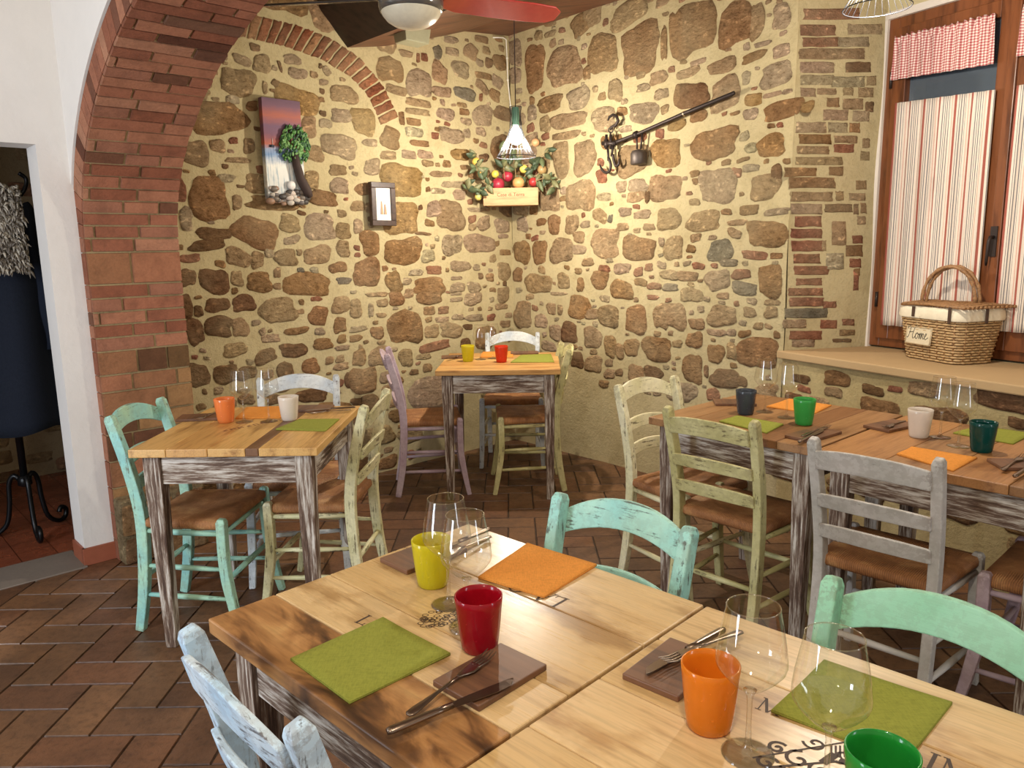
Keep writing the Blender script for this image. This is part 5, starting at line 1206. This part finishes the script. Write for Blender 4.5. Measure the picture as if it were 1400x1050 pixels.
(ua, za), (ub, zb), (uc, zc_) = lw(508, 248), lw(541, 249.5), lw(510, 308.5)
fwid, fh = ub-ua, za-zc_
fr = thing('framed_picture', 'small dark-framed picture with two slender brown shapes on the left stone wall', 'picture'); fr.matrix_world = wall_frame(WL, ua, zc_, OFF-.012)
mb = MB(); bw = .034
for c, d in (((fwid/2, bw/2, -.012), (fwid, bw, .034)), ((fwid/2, fh-bw/2, -.012), (fwid, bw, .034)), ((bw/2, fh/2, -.012), (bw, fh-2*bw, .034)), ((fwid-bw/2, fh/2, -.012), (bw, fh-2*bw, .034))): mb.box(c, d)
mb.build('frame', mat_wood('dark_frame', S(66, 44, 34), S(42, 28, 24), (20, 20, 20), .45), fr, bevel=.003)
mb = MB(); mb.box((fwid/2, fh/2, -.01), (fwid-1.6*bw, fh-1.6*bw, .008)); mb.build('white_mat', plain('white_card', S(240, 236, 226), .9), fr)
mb = MB()
for x, h, c in ((fwid*.44, .085, S(196, 150, 112)), (fwid*.58, .066, S(186, 140, 108))):
    y0 = fh*.26; z = -.0055
    mb.poly([(x-.011, y0, z), (x+.011, y0, z), (x+.0085, y0+h*.5, z), (x+.002, y0+h, z), (x-.006, y0+h*.9, z), (x-.009, y0+h*.5, z)], c)
    mb.poly([(x-.013, y0, z+.0003), (x-.006, y0, z+.0003), (x-.003, y0+h*.98, z+.0003), (x-.0075, y0+h*.96, z+.0003)], S(110, 96, 92))
mb.build('drawing', VCOL, fr)

# ------------------------------------------------------------------ right wall: old steelyard scale
def rw(x, y, off): p = onp(x, y, CO+NR*off, NR); return p
sc_b = rw(838, 196, .05)
stl = thing('steelyard_scale', 'old iron steelyard scale with hooks and a hanging weight on the right stone wall', 'scale', sc_b)
def rel(x, y, off=.05): return rw(x, y, off)-sc_b
mb = MB(); mb.smooth = True; mb.tube([rel(838, 197), rel(846, 193), rel(872, 183), rel(936, 155), rel(1000, 129), rel(1004, 126.5)], [.019, .012, .011, .012, .013, .010], 8); mb.build('beam', IRON, stl)
mb = MB(); mb.smooth = True; p = rel(935, 155.5); d = (rel(1000, 129)-rel(872, 183)).normalized(); mb.tube([p-d*.004, p+d*.004], .0145, 10); mb.build('brass_ring', plain('pale_metal', S(210, 196, 170), .3, .9), stl)
mb = MB(); mb.smooth = True
mb.tube([rel(x, y) for x, y in ((835, 178), (835, 174), (842, 171), (845, 165), (843, 159), (838, 157), (833, 160), (831, 165))], [.006, .007, .010, .011, .010, .009, .008, .004], 8)
mb.tube([rel(835, 180), rel(834, 188)], .006, 8); mb.ring([rel(835+3*math.cos(a), 178+3.5*math.sin(a)) for a in [k*PI/6 for k in range(12)]], .004, 6); mb.build('top_hook', IRON, stl)
mb = MB(); mb.smooth = True
for dx in (-5, 1): mb.tube([rel(834+dx, 184, .06), rel(834+dx, 204, .06)], .009, 8)
mb.tube([rel(824, 196, .06), rel(842, 196, .06)], .014, 10); mb.tube([rel(829, 191, .06), rel(829, 202, .06)], .016, 8); mb.tube([rel(838, 200, .06), rel(836, 214, .06)], .008, 8); mb.tube([rel(831, 203, .06), rel(832, 220, .06)], .008, 8)
mb.build('pivot_block', IRON, stl)
for pts in (((832, 216), (835, 225), (833, 234), (828, 236), (823, 232), (820, 225)), ((838, 211), (839, 219), (842, 227), (846, 224), (846, 217))):
    mb = MB(); mb.smooth = True; mb.tube(spline([rel(x, y, .06) for x, y in pts], 3), [.009]*(3*(len(pts)-1)-2)+[.007, .005, .003], 8); mb.build('hook', IRON, stl)
mb = MB(); mb.smooth = True; c = rel(871, 183.5); d = (rel(936, 155)-rel(838, 196)).normalized(); mb.tube([c-d*.02, c+d*.004], .021, 12)
mb.tube([rel(870.5, 186), rel(871, 204)], .006, 6); mb.tube([rel(878, 182), rel(876, 204)], .006, 6); mb.build('weight_hanger', IRON, stl)
mb = MB(); mb.smooth = True; wc = rel(873, 225); s_ = .001; R_ = (rel(886, 215)-rel(861, 215)).length/2*.70; HT = (rel(873, 205)-rel(873, 225)).length
mb.X = Matrix.Translation(wc); mb.lathe([(R_*.9, 0), (R_, .006), (R_, HT*.75), (R_*.8, HT*.95), (R_*.4, HT), (.004, HT+.004)], 24, True, True); mb.X = None; mb.build('weight', plain('grey_iron_weight', S(84, 74, 68), .5, .5), stl)

# ------------------------------------------------------------------ wooden box in the corner with fruit and branches
YB = 5.40
q0, q1 = atY(661, 282.5, YB), atY(736, 279, YB); BWd = (q1-q0).length; bz = (q0.z+q1.z)/2; bh = atY(735, 256, YB).z-bz
PINE = mat_wood('pine_box', S(196, 152, 104), S(166, 120, 78), (2, 14, 14), .6)
box = thing('wine_box', 'open pine box with lettering in the corner of the stone walls, under the lamp', 'box', ((q0.x+q1.x)/2, YB, bz), math.atan2(q1.y-q0.y, q1.x-q0.x))
mb = MB(); mb.box((0, .006, bh/2), (BWd, .012, bh)); fp = mb.build('front_board', PINE, box, bevel=.0015)
dpt = .12
mb = MB(); mb.box((0, .012+dpt/2, .005), (BWd-.05, dpt, .01)); mb.build('base_board', PINE, box)
for sx in (-1, 1):
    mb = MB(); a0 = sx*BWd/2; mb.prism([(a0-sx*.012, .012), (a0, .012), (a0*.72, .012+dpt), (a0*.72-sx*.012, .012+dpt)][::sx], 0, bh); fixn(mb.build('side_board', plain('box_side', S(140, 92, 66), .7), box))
mb = MB(); mb.box((0, .012+dpt, bh/2), (BWd*.72, .01, bh)); mb.build('back_board', PINE, box)
cu = bpy.data.curves.new('words', 'FONT'); cu.body = 'Case di Terra'; cu.size = .034; cu.align_x = 'CENTER'; cu.extrude = .0004
to = bpy.data.objects.new('words', cu); C.objects.link(to); dg = bpy.context.evaluated_depsgraph_get(); me = bpy.data.meshes.new_from_object(to.evaluated_get(dg)); bpy.data.objects.remove(to)
me.materials.clear(); me.materials.append(plain('brown_print', S(104, 64, 40), .8)); lt = bpy.data.objects.new('lettering', me); C.objects.link(lt); lt.parent = fp; lt.rotation_euler = (PI/2, 0, 0); lt.location = (0, -.0008, bh*.52)
def fruit(name, px, rpx, col, label, cat, Y=YB+.035, squash=1., stem=None, rough=.4):
    p = atY(px[0], px[1], Y); r = rpx/F_PX*Y; mb = MB(); mb.smooth = True
    mb.ball((0, 0, 0), (r, r, r*squash), 18, 12, jit=.015)
    t = thing(name, label, cat, p)
    mb.build('flesh', plain('skin_'+name+str(px[0]), col, rough, 0, .2), t)
    mb = MB(); mb.smooth = True; mb.tube([(0, 0, r*squash*.93), (.002, -.001, r*squash+.012)], [.004, .006], 6); mb.build('stem', plain('dry_stem', S(116, 88, 56), .8), t); return t
fruit('pomegranate', (681, 252), 8.6, S(158, 40, 58), 'large dark red pomegranate at the left of the pine box', 'fruit')
fruit('pomegranate', (694, 241), 7.2, S(166, 44, 62), 'dark red pomegranate behind the larger one in the pine box', 'fruit', YB+.075)
fruit('onion', (709, 250), 8.2, S(214, 156, 96), 'golden onion at the middle of the pine box', 'vegetable', YB+.03, .9)
fruit('red_apple', (729, 249), 6.2, S(176, 54, 52), 'small red apple at the right end of the pine box', 'fruit')
fruit('lemon', (677, 238), 5.2, S(232, 206, 90), 'yellow lemon behind the large pomegranate in the pine box', 'fruit', YB+.08)
fruit('lemon', (716, 231), 5.6, S(228, 206, 100), 'yellow lemon above the golden onion in the pine box', 'fruit', YB+.05)
fruit('lemon', (651, 221), 5.4, S(220, 186, 84), 'yellow lemon on the leafy branch left of the pine box', 'fruit', YB-.01)
fruit('lemon', (654, 269), 4.8, S(214, 196, 104), 'small pale lemon low at the left side of the pine box', 'fruit', YB-.01)
fruit('orange', (657, 238), 5.0, S(226, 150, 70), 'small orange on the leafy branch left of the pine box', 'fruit', YB-.01)
fruit('peach', (732, 195), 5.2, S(224, 166, 118), 'small peach hanging highest, right of the lamp', 'fruit', YB+.05)
fruit('walnut', (741, 232), 6.2, S(172, 140, 92), 'brown walnut on the branch right of the pine box', 'nut', YB+.03)
TWIG = plain('dry_twig', S(150, 122, 82), .8)
LEAFC = [S(84, 96, 66), S(104, 114, 78), S(70, 84, 60), S(124, 122, 84)]
def branch(pts, nleaf, label, seed, Y, spread=.05):
    rv = random.Random(seed); P = spline([atY(x, y, Y+dy) for x, y, dy in pts], 5); o = P[0].copy()
    t = thing('leafy_branch', label, 'branch', o); mb = MB(); mb.smooth = True; mb.tube([p-o for p in P], [.0035*(1-.6*i/len(P)) for i in range(len(P))], 6); mb.build('twig', TWIG, t)
    mb = MB(); mb.smooth = True
    for k in range(nleaf):
        p = P[rv.randrange(1, len(P))]-o; d = Vector((rv.uniform(-1, 1), rv.uniform(-.9, .1), rv.uniform(-1, .8))).normalized(); l = rv.uniform(.05, .088); w = l*rv.uniform(.2, .3); s_ = d.cross(Vector((rv.uniform(-.3, .3), 1, .2))).normalized(); up = s_.cross(d); c = rv.choice(LEAFC)
        a = [mb.vert(p + d*l*f + s_*w*q*math.sin(PI*min(.98, f*.9+.08)) + up*(l*.25*f*f - abs(q)*-.004)) for f in (0, .25, .5, .75, 1) for q in (-1, 0, 1)]
        for i in range(4):
            for j in range(2): mb.face((a[i*3+j], a[i*3+j+1], a[i*3+j+4], a[i*3+j+3]), c)
    mb.build('leaves', VCOL, t, solid=.0008); return t
branch([(672, 258, .02), (660, 246, -.02), (650, 225, -.03), (652, 210, -.02)], 16, 'leafy branch rising left of the pine box', 1, YB)
branch([(668, 262, .01), (655, 260, -.03), (643, 262, -.03), (637, 252, -.02)], 14, 'leafy branch reaching out low at the left of the pine box', 2, YB)
branch([(690, 245, .05), (688, 225, .03), (684, 205, .03)], 8, 'leafy twig standing behind the pomegranates', 3, YB)
branch([(716, 243, .03), (728, 226, .03), (742, 212, .02), (752, 202, .0)], 12, 'leafy branch rising to the right of the lamp', 4, YB)
branch([(728, 250, .02), (742, 244, -.01), (754, 246, -.02), (760, 258, -.02)], 12, 'leafy branch hanging at the right end of the pine box', 5, YB)
branch([(705, 246, .05), (704, 228, .04), (700, 212, .03)], 7, 'leafy twig standing behind the golden onion', 6, YB)

# ------------------------------------------------------------------ coat rack in the next room
rf = at(57, 738, 0); rc = rf + NL*(-.12) + EL*.02
rack = thing('coat_rack', 'black wrought iron coat rack with curled feet beyond the doorway', 'coat rack', (rc.x, rc.y, 0))
mb = MB(); mb.smooth = True; mb.tube([(0, 0, .30), (0, 0, 1.0), (0, 0, 1.86)], .018, 10); mb.ball((0, 0, 1.89), .032, 12, 8); mb.build('pole', BLACK, rack)
mb = MB(); mb.smooth = True; mb.lathe([(.02, .27), (.034, .28), (.034, .315), (.02, .33)], 16, True, True); mb.build('collar', BLACK, rack)
for a in (-47, 73, 193):
    ca, sa = math.cos(math.radians(a)), math.sin(math.radians(a)); pr_ = [(.015, .29), (.045, .33), (.075, .29), (.085, .18), (.11, .07), (.17, .02), (.215, .03), (.225, .07), (.195, .09), (.18, .065)]
    mb = MB(); mb.smooth = True; mb.tube(spline([(r*ca, r*sa, z) for r, z in pr_], 4), .0125, 8); mb.build('foot', BLACK, rack)
for k in range(4):
    a = math.radians(45+90*k); ca, sa = math.cos(a), math.sin(a); mb = MB(); mb.smooth = True; mb.tube(spline([(r*ca, r*sa, z) for r, z in ((.015, 1.70), (.10, 1.72), (.16, 1.78), (.18, 1.84), (.15, 1.87))], 4), .010, 8); mb.build('hook', BLACK, rack)
cc = rc + EL*.06 + NL*.14
coat = thing('hanging_coat', 'long dark navy coat hanging on the coat rack beyond the doorway', 'coat', (cc.x, cc.y, 0), math.radians(43))
NAVY = mat_cloth('navy_wool', S(30, 34, 44))
mb = MB(); mb.smooth = True; rings = []; rv = random.Random(2)
zt_, zb_ = at(30, 262, 0), None
for i in range(24):
    f = i/23; z = 1.80-(1.80-.60)*f; w = .05+.15*min(1, f/.12)**.6+.10*f; d = .05+.05*min(1, f/.2)+.03*f; rings.append([((w+.012*math.sin(7*a+3*f)*f)*math.cos(a), (d+.02*math.sin(6*a+1.2+2*f)*min(1, f*1.6))*math.sin(a), z+(.012*math.sin(5*a) if i == 23 else 0)) for a in [2*PI*k/48 for k in range(48)]])
mb.loft(rings[::-1]); mb.build('body', NAVY, coat)
for sx in (-1, 1):
    mb = MB(); mb.smooth = True; mb.tube(spline([(sx*.15, -.02, 1.70), (sx*.21, -.03, 1.53), (sx*.235, -.05, 1.25), (sx*.25, -.07, 1.0)], 5), [.055+.012*math.sin(k*1.3)*.5 for k in range(16)], 14); mb.build('sleeve', NAVY, coat)
mb = MB(); mb.smooth = True
mb.tube([(sx_, y_, z_) for sx_, y_, z_ in ((-.09, -.03, 1.74), (-.05, .05, 1.80), (.05, .05, 1.80), (.09, -.03, 1.74), (.03, -.09, 1.58))], .025, 8); mb.build('collar', NAVY, coat)
mb = MB(); mb.smooth = True; rv = random.Random(9); FURC = [S(150, 140, 126), S(116, 106, 94), S(176, 166, 150), S(96, 86, 76)]
fp_ = at(12, 310, 1.45); f0_ = onp(2, 312, cc+NL*.17, NL)
for k in range(900):
    p = f0_ + EL*rv.uniform(-.085, .085) + UPZ*rv.uniform(-.20, .20) + NL*rv.uniform(.025, .05); d = (NL*.7+Vector((rv.uniform(-1, 1), rv.uniform(-1, 1), rv.uniform(-1.6, .5)))).normalized(); l = rv.uniform(.018, .032); c = rv.choice(FURC)
    mb.tube([p-f0_, p+d*l*.5-f0_, p+d*l+Vector((0, 0, -.012))-f0_], [.008, .006, .001], 4, col=c)
mb.tube([EL*.0+UPZ*(-.2), UPZ*.0, UPZ*.2], [.03, .05, .04], 12, col=FURC[1])
tag(mb.build('fur_stole', VCOL, loc=f0_), 'grey-brown fur stole hanging over the navy coat beyond the doorway', 'fur stole')
# ------------------------------------------------------------------ light
def point(name, loc, W, col, r=.03):
    l = bpy.data.lights.new(name, 'POINT'); l.energy = W; l.color = col; l.shadow_soft_size = r
    o = bpy.data.objects.new(name, l); o.location = loc; C.objects.link(o); return o
def area(name, loc, target, W, col, sx, sy):
    l = bpy.data.lights.new(name, 'AREA'); l.shape = 'RECTANGLE'; l.size = sx; l.size_y = sy; l.energy = W; l.color = col
    o = bpy.data.objects.new(name, l); o.location = loc; C.objects.link(o)
    o.rotation_euler = (Vector(target)-Vector(loc)).to_track_quat('-Z', 'Y').to_euler(); return o
WARM = (1, .92, .78)
point('lamp_corner', (.046, 4.5, 2.015), 66, WARM, .025)
point('lamp_window_table', (_l2.x, _l2.y, _l2.z+.05), 50, WARM, .025)
point('fill_front_table', (.1, .35, 2.3), 36, WARM, .05)  # unseen fill added overhead for camera-side light, no fixture built
point('fill_behind_camera', (-1.2, -.8, 2.4), 40, WARM, .06)  # unseen fill added behind the camera, standing in for the restaurant's other lamps
area('daylight_door', (-2.9, .3, 1.3), (-1.6, 2.6, .9), 62, (.78, .88, 1), .8, 1.8)
area('daylight_right', (3.0, -.1, 1.5), (.4, 1.2, .9), 14, (.8, .9, 1), .35, 1.7)
point('lamp_next_room', (CO+EL*4.6+NL*(-.6))[:2]+(2.3,), 4, WARM, .05)
sl = bpy.data.lights.new('daylight_beam', 'SPOT'); sl.energy = 620; sl.color = (.86, .92, 1); sl.spot_size = math.radians(9); sl.spot_blend = .5; sl.shadow_soft_size = .05
so = bpy.data.objects.new('daylight_beam', sl); so.location = (-3.1, -.9, 2.1); so.rotation_euler = (Vector((-2.2, 2.35, 0))-Vector(so.location)).to_track_quat('-Z', 'Y').to_euler(); C.objects.link(so)
w = bpy.data.worlds.new('room_air'); sc.world = w; w.use_nodes = True
w.node_tree.nodes['Background'].inputs[0].default_value = (1, .9, .78, 1); w.node_tree.nodes['Background'].inputs[1].default_value = .42
sc.view_settings.view_transform = 'Standard'; sc.view_settings.look = 'None'; sc.view_settings.gamma = 1; sc.view_settings.use_curve_mapping = False
sc.view_settings.exposure = .35
sc.cycles.max_bounces = 8; sc.cycles.transparent_max_bounces = 24; sc.cycles.use_denoising = True; sc.cycles.sample_clamp_indirect = 4
